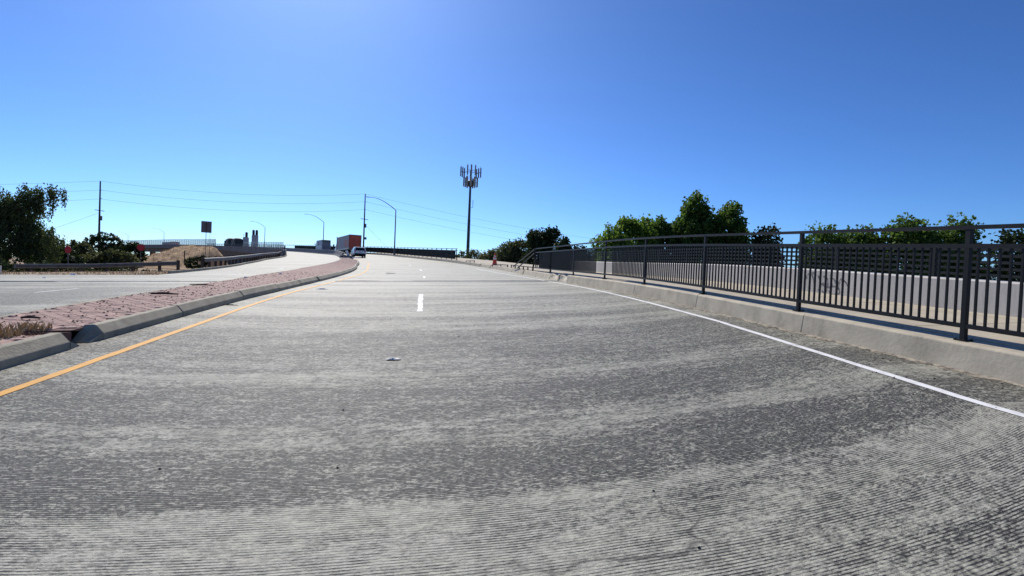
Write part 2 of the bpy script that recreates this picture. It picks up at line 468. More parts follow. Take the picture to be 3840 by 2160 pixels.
# ------------------------------------------------------------------ road alignment
G, BK = 0.058197, 0.039515                  # uphill grade and cross fall of the bridge approach
_ty = np.arange(-80, 700, 1.0)
_td = np.interp(_ty, [-80, 14, 16, 21, 26, 36, 50, 85, 120, 250, 330, 700], [0, 0, .06, .2, .34, .56, .76, .92, .97, 1.1, 2.2, 12])
_td = np.convolve(np.pad(_td, 3, mode='edge'), np.ones(7) / 7, mode='valid')
def zs(x, y):
    return G * y + BK * x - np.interp(y, _ty, _td)

CP = [(6.2, -40), (6.2, -20), (6.2, -6), (6.1, 4.5), (5.84, 9), (5.72, 16), (5.62, 24), (5.4, 33), (4.8, 43), (3.2, 55), (0.4, 68),
      (-8.3, 98.5), (-16.0, 118), (-35.5, 158), (-69, 216), (-110, 268), (-157, 318), (-215, 372), (-285, 430), (-350, 480)]
def _catmull():
    P = [np.array(p, float) for p in CP]
    P = [2 * P[0] - P[1]] + P + [2 * P[-1] - P[-2]]
    out = []
    for i in range(1, len(P) - 2):
        p0, p1, p2, p3 = P[i - 1:i + 3]
        n = max(4, int(np.linalg.norm(p2 - p1) / 0.5))
        for k in range(n):
            t = k / n
            out.append(0.5 * (2 * p1 + (p2 - p0) * t + (2 * p0 - 5 * p1 + 4 * p2 - p3) * t * t + (3 * p1 - p0 - 3 * p2 + p3) * t ** 3))
    out = np.array(out)
    k = 15
    sm = np.stack([np.convolve(np.pad(out[:, j], k, mode='reflect', reflect_type='odd'), np.ones(2 * k + 1) / (2 * k + 1), mode='valid') for j in (0, 1)], 1)
    return sm
PATH = _catmull()
_S = np.concatenate([[0], np.cumsum(np.linalg.norm(np.diff(PATH, axis=0), axis=1))])
_S -= np.interp(0.0, PATH[:, 1], _S)        # station 0 beside the camera
def C(s):
    x, y = np.interp(s, _S, PATH[:, 0]), np.interp(s, _S, PATH[:, 1])
    x2, y2 = np.interp(s + 0.6, _S, PATH[:, 0]), np.interp(s + 0.6, _S, PATH[:, 1])
    x1, y1 = np.interp(s - 0.6, _S, PATH[:, 0]), np.interp(s - 0.6, _S, PATH[:, 1])
    d = math.hypot(x2 - x1, y2 - y1)
    return x, y, (x2 - x1) / d, (y2 - y1) / d
def P(s, r, h=0.0):
    """station s along the right kerb, r metres to its right, h above the road surface"""
    x, y, tx, ty = C(s)
    X, Y = x + ty * r, y - tx * r
    return Vector((X, Y, float(zs(X, Y)) + h))
def heading(s):
    _, _, tx, ty = C(s)
    return math.atan2(-tx, ty)              # rotation about z that turns +y onto the road
def frange(a, b, step):
    n = max(1, int(math.ceil(abs(b - a) / step)))
    return [a + (b - a) * i / n for i in range(n + 1)]
def fn(tab):
    xs, ys = [a for a, _ in tab], [b for _, b in tab]
    return lambda s: float(np.interp(s, xs, ys))
def val(f, s): return f(s) if callable(f) else f

def strip(mb, s0, s1, r0, r1, h=0.0, step=1.0, nr=1):
    ss = frange(s0, s1, step)
    vs, fs = [], []
    for s in ss:
        a, b, hh = val(r0, s), val(r1, s), val(h, s)
        for k in range(nr + 1):
            vs.append(P(s, a + (b - a) * k / nr, hh))
    w = nr + 1
    for i in range(len(ss) - 1):
        for k in range(nr):
            fs.append((i * w + k, i * w + k + 1, (i + 1) * w + k + 1, (i + 1) * w + k))
    return mb.add(vs, fs)

def profile_sweep(mb, s0, s1, prof, step=0.5, rof=0.0, wob=None):
    rings = []
    for s in frange(s0, s1, step):
        o = val(rof, s)
        rings.append([P(s, o + a, b) for (a, b) in prof])
    return mb.sweep(rings)

r_yellow = fn([(-30, -9.95), (10, -9.85), (30, -9.9), (50, -10.3), (62, -9.75), (75, -9.5), (90, -9.6), (110, -8.4), (400, -8.4)])
r_kerbL = fn([(-30, -10.75), (8, -10.55), (16, -10.35), (24, -10.55), (50, -11.2), (58, -10.9), (66, -10.5), (76, -10.6), (82, -10.75)])
r_medL = fn([(-30, -12.8), (14, -12.75), (20, -13.2), (26, -14.0), (40, -14.7), (50, -14.4), (62, -13.3), (72, -12.2), (82, -11.3)])
r_inner = fn([(30.5, -20.4), (40, -20.9), (58, -21.6), (75, -20.8), (92, -18.6), (118, -17.0), (160, -17.0), (420, -17.0)])
r_barr = fn([(80, -10.9), (92, -10.2), (108, -9.0), (125, -9.2), (420, -9.0)])
S_BR = 118.0                                 # the bridge proper starts here

# ------------------------------------------------------------------ ground, roads
def ground_z(x, y):
    x, y = np.asarray(x, float), np.asarray(y, float)
    xy = np.stack([x.ravel(), y.ravel()], 1)
    pp, ps = PATH[::4], _S[::4]
    tx = np.gradient(pp[:, 0]); ty = np.gradient(pp[:, 1])
    nrm = np.hypot(tx, ty); tx /= nrm; ty /= nrm
    s = np.empty(len(xy)); r = np.empty(len(xy))
    for a in range(0, len(xy), 4000):
        d = xy[a:a + 4000, None, :] - pp[None]
        i = np.argmin((d ** 2).sum(2), 1)
        dd = d[np.arange(len(i)), i]
        s[a:a + 4000] = ps[i]
        r[a:a + 4000] = dd[:, 0] * ty[i] - dd[:, 1] * tx[i]
    X, Y = xy[:, 0], xy[:, 1]
    road = zs(X, Y) - 0.22
    bl = np.clip(0.25 + (X + 30) * 0.055, 0.0, 0.9) + np.clip(Y - 45, 0, 60) * 0.012
    bl = np.where(Y < 34, np.minimum(road, bl), bl)
    bl = np.where(X < -60, np.minimum(bl, 1.0), bl)
    br = np.full(len(X), -2.4)
    ri = np.interp(s, [30.5, 40, 58, 75, 92, 118], [-22, -22.3, -23, -22.2, -20, -18.4])
    ri = np.where(s < 30.5, -300, ri)
    dl = np.clip(ri - r, 0, None); dr = np.clip(r - 4.2, 0, None)
    left = np.maximum(np.minimum(road, road - dl * 0.55), np.minimum(bl, road))
    right = np.maximum(road - dr * 0.6, br)
    z = np.where(r < 0, left, right)
    base = np.where(r < -8, bl, np.minimum(bl, np.maximum(br, -2.4)))
    k = np.clip((s - (S_BR - 8)) / 10.0, 0, 1)
    z = z * (1 - k) + np.minimum(z, base) * k
    far = np.clip((np.hypot(X, Y) - 420) / 300.0, 0, 1)
    z = z * (1 - far) + (-0.5) * far
    lift = 0.05 * np.sin(X * 1.3 + 0.7 * Y) * np.sin(Y * 0.9 - 0.4 * X)
    z = z + np.where((r < ri - 0.4) | (r > 4.4), lift, 0)
    return z.reshape(x.shape)

def graded(lo, hi, mid0, mid1, fine, growth=1.25):
    out = list(np.arange(mid0, mid1 + 1e-6, fine))
    st, v = fine, mid1
    while v < hi:
        st *= growth; v += st; out.append(min(v, hi))
    st, v = fine, mid0
    while v > lo:
        st *= growth; v -= st; out.insert(0, max(v, lo))
    return np.array(out)

gx = graded(-2600, 2600, -110, 60, 1.6)
gy = graded(-400, 3600, -20, 240, 1.6)
GX, GY = np.meshgrid(gx, gy)
GZ = ground_z(GX, GY)
nx, ny = len(gx), len(gy)
mb = MB()
mb.v = list(zip(GX.ravel().tolist(), GY.ravel().tolist(), GZ.ravel().tolist()))
mb.f = [(j * nx + i, j * nx + i + 1, (j + 1) * nx + i + 1, (j + 1) * nx + i) for j in range(ny - 1) for i in range(nx - 1)]
tag(mb.build("ground", M['dirt'], smooth=True), kind="structure")

mb = MB()
strip(mb, -30, S_BR, lambda s: r_inner(s) if s > 30.5 else -20.4, 0.06, 0.0, 1.0, 22)
tag(mb.build("road", M['road']), kind="structure")
mb = MB()                                   # side street coming in from the left
vs, fs = [], []
xs_ = frange(-75, -13.6, 2.5); ys_ = frange(-30, 30.6, 1.5)
for yy in ys_:
    for xx in xs_:
        vs.append((xx, yy + (0.25 * math.sin(xx * 0.9) if yy > 30 else 0), float(zs(xx, yy)) - 0.012))
w = len(xs_)
for j in range(len(ys_) - 1):
    for i in range(w - 1):
        fs.append((j * w + i, j * w + i + 1, (j + 1) * w + i + 1, (j + 1) * w + i))
mb.add(vs, fs)
tag(mb.build("side_street", M['road']), kind="structure")

# lane paint
def paint(name, s0, s1, rc, wd, mat, h=0.005, ragged=0.0):
    mb = MB()
    ss = frange(s0, s1, 0.25)
    vs, fs = [], []
    for i, s in enumerate(ss):
        c = val(rc, s)
        a = c - wd / 2 + rng.uniform(-1, 1) * ragged
        b = c + wd / 2 + rng.uniform(-1, 1) * ragged
        vs += [P(s, a, h), P(s, b, h)]
    for i in range(len(ss) - 1):
        fs.append((2 * i, 2 * i + 1, 2 * i + 3, 2 * i + 2))
    return tag(mb.add(vs, fs).build(name, M[mat]), kind="structure")

r_white = fn([(-30, -1.15), (4, -1.1), (9, -0.62), (18, -0.45), (25, -0.6), (32, -1.0), (40, -1.3), (60, -1.3)])
paint("yellow_line", -12, 22.9, r_yellow, 0.115, 'yellow', ragged=0.007)
paint("yellow_line", 23.5, 82, r_yellow, 0.115, 'yellow', ragged=0.007)
paint("white_line", -12, 22.9, r_white, 0.115, 'white', ragged=0.006)
paint("white_line", 23.5, 44, r_white, 0.11, 'white', ragged=0.006)
for a, b in ((10.9, 14.9), (26.6, 28.9), (38.4, 42.0), (52, 54.5)):
    paint("lane_dash", a, b, -6.15, 0.11 if a > 20 else 0.12, 'white', ragged=0.016)
for a, b in ((16.2, 18.0), (30, 33), (42, 45)):
    paint("lane_dash", a, b, -16.7, 0.11, 'white', ragged=0.02)

# expansion joint: two steel edges around a dark seal
for nm, a, b, h, mt in (("joint_edge", 23.02, 23.14, 0.016, 'jsteel'), ("joint_seal", 23.14, 23.24, 0.004, 'black'), ("joint_edge", 23.24, 23.36, 0.02, 'jsteel')):
    mb = MB()
    for r0, r1 in ((-9.9, 0.0), (-26, -13.9)):
        rr = frange(r0, r1, 1.2)
        for k in range(len(rr) - 1):
            q = [P(a, rr[k], -0.03), P(a, rr[k + 1] - 0.02, -0.03), P(b, rr[k + 1] - 0.02, -0.03), P(b, rr[k], -0.03)]
            mb.hexa(q + [v + Vector((0, 0, 0.03 + h + rng.uniform(-.004, .004))) for v in q])
    tag(mb.build(nm, M[mt]), kind="structure")

# ------------------------------------------------------------------ median with bricks and kerbs
median = thing("median", None, None)
tag(median, kind="structure")
KH = 0.22
def kerb_profile():
    # from road face to the brick side; r grows towards our lanes
    return [(0.0, -0.05), (0.0, 0.095), (-0.105, KH), (-0.23, KH), (-0.23, -0.05)]
SLOT0, SLOT1 = 7.62, 8.0
edges = [-12, -9, -6, -3, 0, 2.6, SLOT0]
for a, b in zip(edges[:-1], edges[1:]):
    mb = MB(); profile_sweep(mb, a + 0.008, b - 0.008, kerb_profile(), 0.5, r_kerbL)
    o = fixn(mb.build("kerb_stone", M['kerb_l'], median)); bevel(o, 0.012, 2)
# tapered nose of the near piece and of the far piece beside the slot
def nose(sa, sb):
    mb = MB()
    pr = kerb_profile()
    r0 = [P(sa, r_kerbL(sa) + a, b) for a, b in pr]
    r1 = [P(sb, r_kerbL(sb) - 0.03 + a * 1.0, max(-0.05, b * 0.12) if b > 0 else b) for a, b in pr]
    mb.sweep([r0, r1])
    return fixn(mb.build("kerb_nose", M['kerb_l'], median))
nose(SLOT0 + 0.002, SLOT0 + 0.22)
nose(SLOT1 + 0.28, SLOT1 + 0.06)
e2 = [SLOT1 + 0.285, 10.6, 13.6, 16.4, 19.4, 22.6]
e2 += list(frange(23.0, 80, 3.0))
for i, (a, b) in enumerate(zip(e2[:-1], e2[1:])):
    if 22 < a < 22.8: continue
    mb = MB()
    dz = rng.uniform(-0.012, 0.012)
    profile_sweep(mb, a + 0.01, b - 0.01, [(x, y + (dz if y > 0.05 else 0)) for x, y in kerb_profile()], 0.5, r_kerbL)
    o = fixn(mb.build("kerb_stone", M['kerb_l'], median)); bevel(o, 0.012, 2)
# kerb on the far side of the median and its rounded nose
ee = [-12, -6, 0, SLOT0] + [SLOT1] + list(frange(11, 80, 4.6))
for a, b in zip(ee[:-1], ee[1:]):
    if a == SLOT0: continue
    mb = MB()
    profile_sweep(mb, a + 0.01, b - 0.01, [(0, -0.05), (0, 0.09), (0.08, 0.19), (0.2, 0.19), (0.2, -0.05)], 0.6, r_medL)
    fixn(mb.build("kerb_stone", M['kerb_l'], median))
mb = MB()
strip(mb, -12, SLOT0, lambda s: r_medL(s) + 0.19, lambda s: r_kerbL(s) - 0.22, 0.186, 0.6, 2)
strip(mb, SLOT1, 81, lambda s: r_medL(s) + 0.19, lambda s: r_kerbL(s) - 0.22, 0.186, 0.6, 2)
mb.build("brick_bed", M['bed'], median)
mb = MB()
for s_, sg in ((SLOT0, 1), (SLOT1, -1)):
    a, b = P(s_, r_medL(s_) + 0.19, -0.05), P(s_, r_kerbL(s_) - 0.22, -0.05)
    q = [a, b, b + Vector((0, 0.05 * sg, 0)), a + Vector((0, 0.05 * sg, 0))]
    mb.hexa(q + [v + Vector((0, 0, 0.215)) for v in q])
fixn(mb.build("slot_wall", M['bed'], median))

# bricks, herringbone, shared meshes
def brick_mesh(w, l, h):
    b = MB(); e = 0.008
    lo = [(-w / 2, -l / 2, 0), (w / 2, -l / 2, 0), (w / 2, l / 2, 0), (-w / 2, l / 2, 0)]
    md = [(x, y, h - e) for x, y, _ in lo]
    hi = [(x * (1 - 2 * e / w), y * (1 - 2 * e / l), h) for x, y, _ in lo]
    b.add(lo + md + hi, [(0, 1, 5, 4), (1, 2, 6, 5), (2, 3, 7, 6), (3, 0, 4, 7), (4, 5, 9, 8), (5, 6, 10, 9), (6, 7, 11, 10), (7, 4, 8, 11), (8, 9, 10, 11)])
    return b
BW, BL, BH = 0.108, 0.226, 0.05
bme = brick_mesh(BW - 0.010, BL - 0.010, BH).mesh("brick", M['brick'])
pieces = []
U_ = BW + 0.005
def herring(s0, s1):
    out = []
    n_s, n_r = int((s1 - s0) / U_) + 3, int(2.6 / U_) + 4
    for i in range(-2, n_s + 2):
        for j in range(-2, int(4.6 / U_) + 4):
            k = (i - j) % 4
            if k == 0: out.append((s0 + (i + 1.0) * U_, j * U_ + U_ / 2, 0.0))
            elif k == 3: out.append((s0 + i * U_ + U_ / 2, (j + 1.0) * U_, 1.0))
    return out
for (s_, q, o_) in herring(4.2, 79.0):
    rr = r_kerbL(s_) - 0.24 - q
    hl = BL / 2
    if o_ == 0.0: lim = (s_ - hl, s_ + hl, rr - BW / 2, rr + BW / 2)
    else: lim = (s_ - BW / 2, s_ + BW / 2, rr - hl, rr + hl)
    if lim[0] < SLOT1 and lim[1] > SLOT0: continue
    if lim[3] > r_kerbL(s_) - 0.225 or lim[2] < r_medL(s_) + 0.2: continue
    pieces.append((s_, rr, o_))
pieces.sort(key=lambda a: abs(a[0] - 5.2) if a[0] > 5.0 else 50 - a[0])
ninth = 0
rest = MB()
proto = brick_mesh(BW - 0.010, BL - 0.010, BH)
for s_, rr, o_ in pieces:
    p = P(s_, rr, 0.152 + rng.uniform(-0.004, 0.003))
    rz = heading(s_) + (math.pi / 2 if o_ else 0) + rng.uniform(-0.02, 0.02)
    nrm_ = Vector((-BK + rng.uniform(-.007, .007), -G + rng.uniform(-.007, .007), 1)).normalized()
    rot_ = Vector((0, 0, 1)).rotation_difference(nrm_).to_matrix().to_4x4() @ Matrix.Rotation(rz, 4, 'Z')
    if ninth < 290:
        o = link(bpy.data.objects.new("brick", bme), median)
        o.location = p; o.rotation_euler = rot_.to_euler()
        ninth += 1
    else:
        mt = Matrix.Translation(p) @ rot_
        rest.add([mt @ Vector(v) for v in proto.v], proto.f)
tag(rest.build("brick_field", M['brick'], median), kind="stuff")

# ------------------------------------------------------------------ right kerb, sidewalk
KR = 0.318
kerbR = thing("kerb", None, None); tag(kerbR, kind="structure")
def kr_prof(h=KR, lean=0.05):
    return [(0.0, -0.06), (lean, h - 0.02), (lean + 0.03, h), (0.42, h), (0.42, -0.06)]
segs = [-12, -6, -2.6, 1.3, 4.3, 7.6, 10.9, 14.4, 18.1, 21.9]
for a, b in zip(segs[:-1], segs[1:]):
    mb = MB(); profile_sweep(mb, a + 0.003, b - 0.003, kr_prof(KR + rng.uniform(-.006, .006)), 0.5)
    o = fixn(mb.build("kerb_stone", M['kerb'], kerbR)); bevel(o, 0.012, 2)
def broken(a, b, cut):
    """kerb length whose front face has been knocked back"""
    mb = MB(); rings = []
    for s in frange(a, b, (b - a) / 8):
        t = (s - a) / (b - a)
        k = math.sin(math.pi * min(1, t * 1.15)) ** 0.6 if t < 0.87 else 0.2
        c = cut * k
        rings.append([P(s, 0.0 + 0.02 * k, -0.06), P(s, 0.05 + c * 0.35, 0.10), P(s, 0.05 + c, KR - 0.03 - 0.08 * k), P(s, 0.42, KR), P(s, 0.42, -0.06)])
    mb.sweep(rings)
    return fixn(mb.build("broken_kerb_stone", M['kerb'], kerbR))
broken(21.9, 23.3, 0.20); 
mb = MB(); profile_sweep(mb, 23.3, 23.5, kr_prof(), 0.1); fixn(mb.build("kerb_stone", M['kerb'], kerbR))
broken(23.5, 25.2, 0.22)
for a, b in ((25.26, 28.4), (28.43, 32.0), (32.25, 36), (36.06, 40.2), (40.24, 44.5), (44.7, 49)):
    mb = MB(); profile_sweep(mb, a, b, kr_prof(0.30 + rng.uniform(-.03, .0), 0.12), 0.5)
    o = fixn(mb.build("kerb_stone", M['kerb'], kerbR)); bevel(o, 0.015, 2)
for a in frange(49.02, S_BR, 4.6)[:-1]:
    mb = MB(); profile_sweep(mb, a, a + 4.55, kr_prof(0.30, 0.06), 0.8)
    fixn(mb.build("kerb_stone", M['kerb'], kerbR))
walk = thing("sidewalk", None, None); tag(walk, kind="structure")
for a in frange(-12, 118, 2.6)[:-1]:
    mb = MB()
    rings = []
    hh = (KR if a < 24 else 0.30) + 0.012
    for s in (a + 0.006, a + 1.3, a + 2.585):
        rings.append([P(s, 0.425, 0), P(s, 0.425, hh), P(s, 3.9, hh + 0.03), P(s, 3.9, -0.3)])
    mb.sweep(rings)
    fixn(mb.build("paving_slab", M['walk'], walk))

mb = MB(); vs, fs = [], []
gs = frange(-3, 23, 0.12)
for s_ in gs:
    w_ = 0.05 + 0.10 * rng.random() ** 2
    vs += [P(s_, 0.012, 0.012), P(s_, -w_ * .5, 0.011), P(s_, -w_, 0.003)]
for i in range(len(gs) - 1):
    for k in (0, 1):
        fs.append((3 * i + k, 3 * i + k + 1, 3 * i + k + 4, 3 * i + k + 3))
mb.add(vs, fs); tag(mb.build("gutter_grit", M['grit']), kind="structure")

# ------------------------------------------------------------------ black railing along the right kerb
RF = 0.22
def rail_path(mb, s0, s1, r, h, w, t, step=0.6):
    prof = [(-w / 2, -t / 2), (w / 2, -t / 2), (w / 2, t / 2), (-w / 2, t / 2)]
    profile_sweep(mb, s0, s1, [(r + a, h + b) for a, b in prof], step)
HB, HM, HT = KR + 0.175, KR + 1.125, KR + 1.345
fence = thing("railing", "long black metal picket railing on the right kerb, beside the camera", "railing", P(5, RF, KR))
FO = fence.location
post_s = [-0.2, 2.5, 5.22, 7.94, 10.96, 14.14, 17.54, 21.56, 25.76, 29.5]
pm = MB(); pm.box((0, 0, 0.67), (0.054, 0.054, 1.34)); pm.box((0, 0, 0.008), (0.13, 0.13, 0.016)); pm.box((0, 0, 1.345), (0.058, 0.058, 0.012))
for _a in (-1, 1):
    for _b in (-1, 1):
        pm.lathe((_a * .05, _b * .05, .016), [(.009, 0), (.009, .012)], 6)
pme = pm.mesh("post", M['rail'])
def put(name, me, parent, loc, rot=(0, 0, 0)):
    o = link(bpy.data.objects.new(name, me), parent)
    o.location = Vector(loc) - parent.location
    o.rotation_euler = rot
    return o
for s in post_s[:-2]:
    put("post", pme, fence, P(s, RF, KR), (0, 0, heading(s)))
# the last two posts are bent
for s, pts in ((post_s[-2], [(0, 0, 0), (0.0, 0.02, 0.4), (0.02, 0.10, 0.9), (0.03, 0.15, 1.32)]), (post_s[-1], [(0, -0.7, 0), (-0.02, -0.35, 0.35), (-0.03, -0.05, 0.8), (-0.03, 0.0, 1.30)])):
    b = P(s, RF, KR)
    mb = MB(FO); mb.tube([b + Vector((x, -y, z)) for x, y, z in pts], 0.05, 4)
    o = mb.build("post", M['rail'], fence); o["label"] = "bent railing post near the broken end"
S_END = post_s[-1] + 0.15
def bent_rail(name, h, w, t, extra):
    mb = MB(FO)
    rings = []
    for s in frange(-3.5, S_END, 0.5):
        dip = 0.0 if s < 17 else 0.06 * ((s - 17) / (S_END - 17)) ** 1.6
        rings.append((s, RF, h - dip))
    rings += extra
    out = []
    for s, r, hh in rings:
        out.append([P(s, r + a, hh + b) for a, b in ((-w / 2, -t / 2), (w / 2, -t / 2), (w / 2, t / 2), (-w / 2, t / 2))])
    mb.sweep(out)
    return fixn(mb.build(name, M['rail'], fence))
bent_rail("top_rail", HT, 0.065, 0.048, [(S_END + 0.35, RF - 0.02, HT - 0.14), (S_END + 5.7, RF - 0.2, KR + 0.10)])
bent_rail("middle_rail", HM, 0.055, 0.052, [(S_END + 0.3, RF, HM - 0.12), (S_END + 4.7, RF - 0.10, KR + 0.03)])
mb = MB(FO); rail_path(mb, -3.5, 37.2, RF, HB, 0.05, 0.05); fixn(mb.build("bottom_rail", M['rail'], fence))
pk = MB(); pk.box((0, 0, (HM - HB) / 2), (0.026, 0.02, HM - HB - 0.03)); pkm = pk.mesh("picket", M['rail'])
for a, b in zip(post_s[:-1], post_s[1:]):
    n = max(20, int(round((b - a) / 0.114)))
    for k in range(1, n):
        s = a + (b - a) * k / n
        if 16.75 < s < 18.5: continue        # pickets knocked out here
        lean = 0.0
        dip = 0.0 if s < 17 else 0.06 * ((s - 17) / (S_END - 17)) ** 1.6
        if 16.2 < s <= 16.75: lean = -0.10 * (s - 16.2) / 0.55
        if s > 27.8: lean = rng.uniform(-0.25, 0.1)
        if s > 28.2 and rng.random() < 0.6: continue
        o = put("picket", pkm, fence, P(s, RF, HB), (lean, 0, heading(s)))
        o.scale = (1, 1, 1 - dip / (HM - HB))
for s in frange(31.5, 37.0, 1.8):
    mb = MB(FO); b = P(s, RF, 0.28); mb.box(b + Vector((0, 0, 0.11)), (0.07, 0.07, 0.24)); mb.build("post_stub", M['rail'], fence)
# broken-off lengths of bottom rail left lying on the kerb in the gap
for i, (a, b, ha, hb, lab) in enumerate(((38.2, 43.6, 0.46, 0.40, "longer low broken rail stub beside the orange traffic cone"), (52.3, 56.4, 0.50, 0.38, "short low rail stub in the gap by the far railing"))):
    p, q = P(a, RF, ha), P(b, RF, hb)
    st = thing("rail_stub", lab, "rail", p)
    mb = MB(p); mb.beam(p, q, 0.06, 0.06); fixn(mb.build("rail_piece", M['rail'], st))
    for t in (0.03, 0.5, 0.97):
        c = p.lerp(q, t); mb = MB(p); mb.box(c - Vector((0, 0, 0.09)), (0.075, 0.075, 0.2)); mb.build("post_stub", M['rail'], st)

# far railing beyond the gap
S_F0, S_F1 = 60.7, 300.0
ff = thing("railing", "black picket railing beyond the gap, running up the curve to the bridge", "railing", P(S_F0, RF, 0.3))
FF = ff.location
K2 = 0.30
far_ss = frange(S_F0, S_F1, 2.6)
p2 = MB(); p2.box((0, 0, 0.70), (0.085, 0.085, 1.40)); p2m = p2.mesh("post", M['rail'])
for s in far_ss[1:]:
    put("post", p2m, ff, P(s, RF, K2), (0, 0, heading(s)))
put("post", p2m, ff, P(S_F0, RF, K2), (0.0, -0.10, heading(S_F0)))
for nm, h, w_, t_ in (("top_rail", 1.375, .075, .06), ("middle_rail", 1.155, .07, .07), ("bottom_rail", .17, .06, .065)):
    mb = MB(FF); rail_path(mb, S_F0 - 0.05, S_F1, RF, K2 + h, w_, t_, 1.3); fixn(mb.build(nm, M['rail'], ff))
mb = MB(FF)
for s in frange(S_F0 + 0.9, 190, 0.105):
    b = P(s, RF, K2 + 0.2)
    x_, y_, tx_, ty_ = C(s)
    mb.beam(b, b + Vector((0, 0, 0.93)), 0.05, 0.02, up=(tx_, ty_, 0))
tag(mb.build("picket_field", M['rail'], ff), kind="stuff")

# ------------------------------------------------------------------ concrete parapet with slat rail
RW = 3.02
S_W0, S_W1 = -6.0, 32.0
wall = thing("parapet_wall", "pale concrete parapet with dark slat rail and grey graffiti, behind the railing", "wall", P(10, RW, KR))
WO = wall.location
mb = MB(WO)
profile_sweep(mb, S_W0, S_W1, [(RW, 0.2), (RW - 0.012, KR + 0.55), (RW + 0.03, KR + 0.575), (RW + 0.30, KR + 0.575), (RW + 0.30, -0.4)], 1.0)
fixn(mb.build("wall_body", M['wall'], wall))
bars = 5
for k in range(bars):
    mb = MB(WO); rail_path(mb, S_W0, S_W1 - 1.0, RW + 0.16, KR + 0.655 + k * 0.108, 0.03, 0.045 if k < 4 else 0.05, 1.0)
    fixn(mb.build("slat", M['slat'], wall))
sm = MB(); sm.box((0, 0, 0.27), (0.05, 0.06, 0.57)); smm = sm.mesh("slat_post", M['slat'])
for s in frange(S_W0 + 0.5, S_W1 - 1.1, 2.4):
    put("slat_post", smm, wall, P(s, RW + 0.16, KR + 0.57), (0, 0, heading(s)))
# graffiti: strokes in (metres along the wall towards the camera, height share)
strokes = [[(0.02, .62), (0.06, .80), (0.13, .90), (0.22, .95), (0.30, .97)], [(0.22, .90), (0.26, .60), (0.31, .30), (0.35, .08)],
           [(0.42, .86), (0.46, .62), (0.52, .42)], [(0.60, .50), (0.52, .36), (0.46, .16), (0.42, .08)],
           [(0.58, .78), (0.64, .84), (0.70, .72), (0.72, .52), (0.71, .25), (0.67, .06), (0.60, .02), (0.55, .12)],
           [(0.56, .40), (0.64, .34), (0.74, .30), (0.86, .36), (0.94, .38), (1.04, .28), (1.08, .12), (1.02, .0), (0.92, -.04), (0.82, .02), (0.76, .14)],
           [(0.78, .72), (0.84, .78), (0.92, .68), (0.94, .52)], [(0.82, .62), (0.85, .42)], [(0.80, .92), (0.82, .82)],
           [(1.06, .20), (1.04, .40), (1.05, .58), (1.09, .72), (1.16, .76), (1.24, .62), (1.30, .44)]]
mb = MB(WO)
def wall_pt(u, v):
    s = 11.16 - u * 0.97
    return P(s, RW - 0.006 - 0.012 * v, KR + 0.05 + v * 0.46)
for st in strokes:
    q = []
    for i in range(len(st) - 1):
        for k in range(6):
            t = k / 6
            p0, p1, p2_, p3 = st[max(0, i - 1)], st[i], st[i + 1], st[min(len(st) - 1, i + 2)]
            q.append(tuple(0.5 * (2 * p1[j] + (p2_[j] - p0[j]) * t + (2 * p0[j] - 5 * p1[j] + 4 * p2_[j] - p3[j]) * t * t + (3 * p1[j] - p0[j] - 3 * p2_[j] + p3[j]) * t ** 3) for j in (0, 1)))
    q.append(st[-1])
    vs = []
    for i, (u, v) in enumerate(q):
        u2, v2 = q[min(i + 1, len(q) - 1)]; u1, v1 = q[max(i - 1, 0)]
        du, dv = (u2 - u1) * 0.97, (v2 - v1) * 0.46
        L_ = math.hypot(du, dv) or 1
        w_ = 0.017 * (0.7 + 0.3 * math.sin(i * 0.7))
        vs += [wall_pt(u - dv / L_ * w_ / 0.97, v + du / L_ * w_ / 0.46), wall_pt(u + dv / L_ * w_ / 0.97, v - du / L_ * w_ / 0.46)]
    mb.add(vs, [(2 * i, 2 * i + 1, 2 * i + 3, 2 * i + 2) for i in range(len(q) - 1)])
g_ = mb.build("graffiti", M['spray'], wall); g_["label"] = "faded grey spray-painted scrawl on the wall"

# ------------------------------------------------------------------ left kerb and guardrails
kl = thing("kerb", None, None); tag(kl, kind="structure")
for a in frange(33.0, 116, 3.6)[:-1]:
    mb = MB(); profile_sweep(mb, a + .01, a + 3.59, [(0, -0.05), (-0.03, 0.16), (-0.2, 0.16), (-0.2, -0.05)], 0.9, lambda s: r_inner(s) + 0.02)
    fixn(mb.build("kerb_stone", M['kerb_l'], kl))

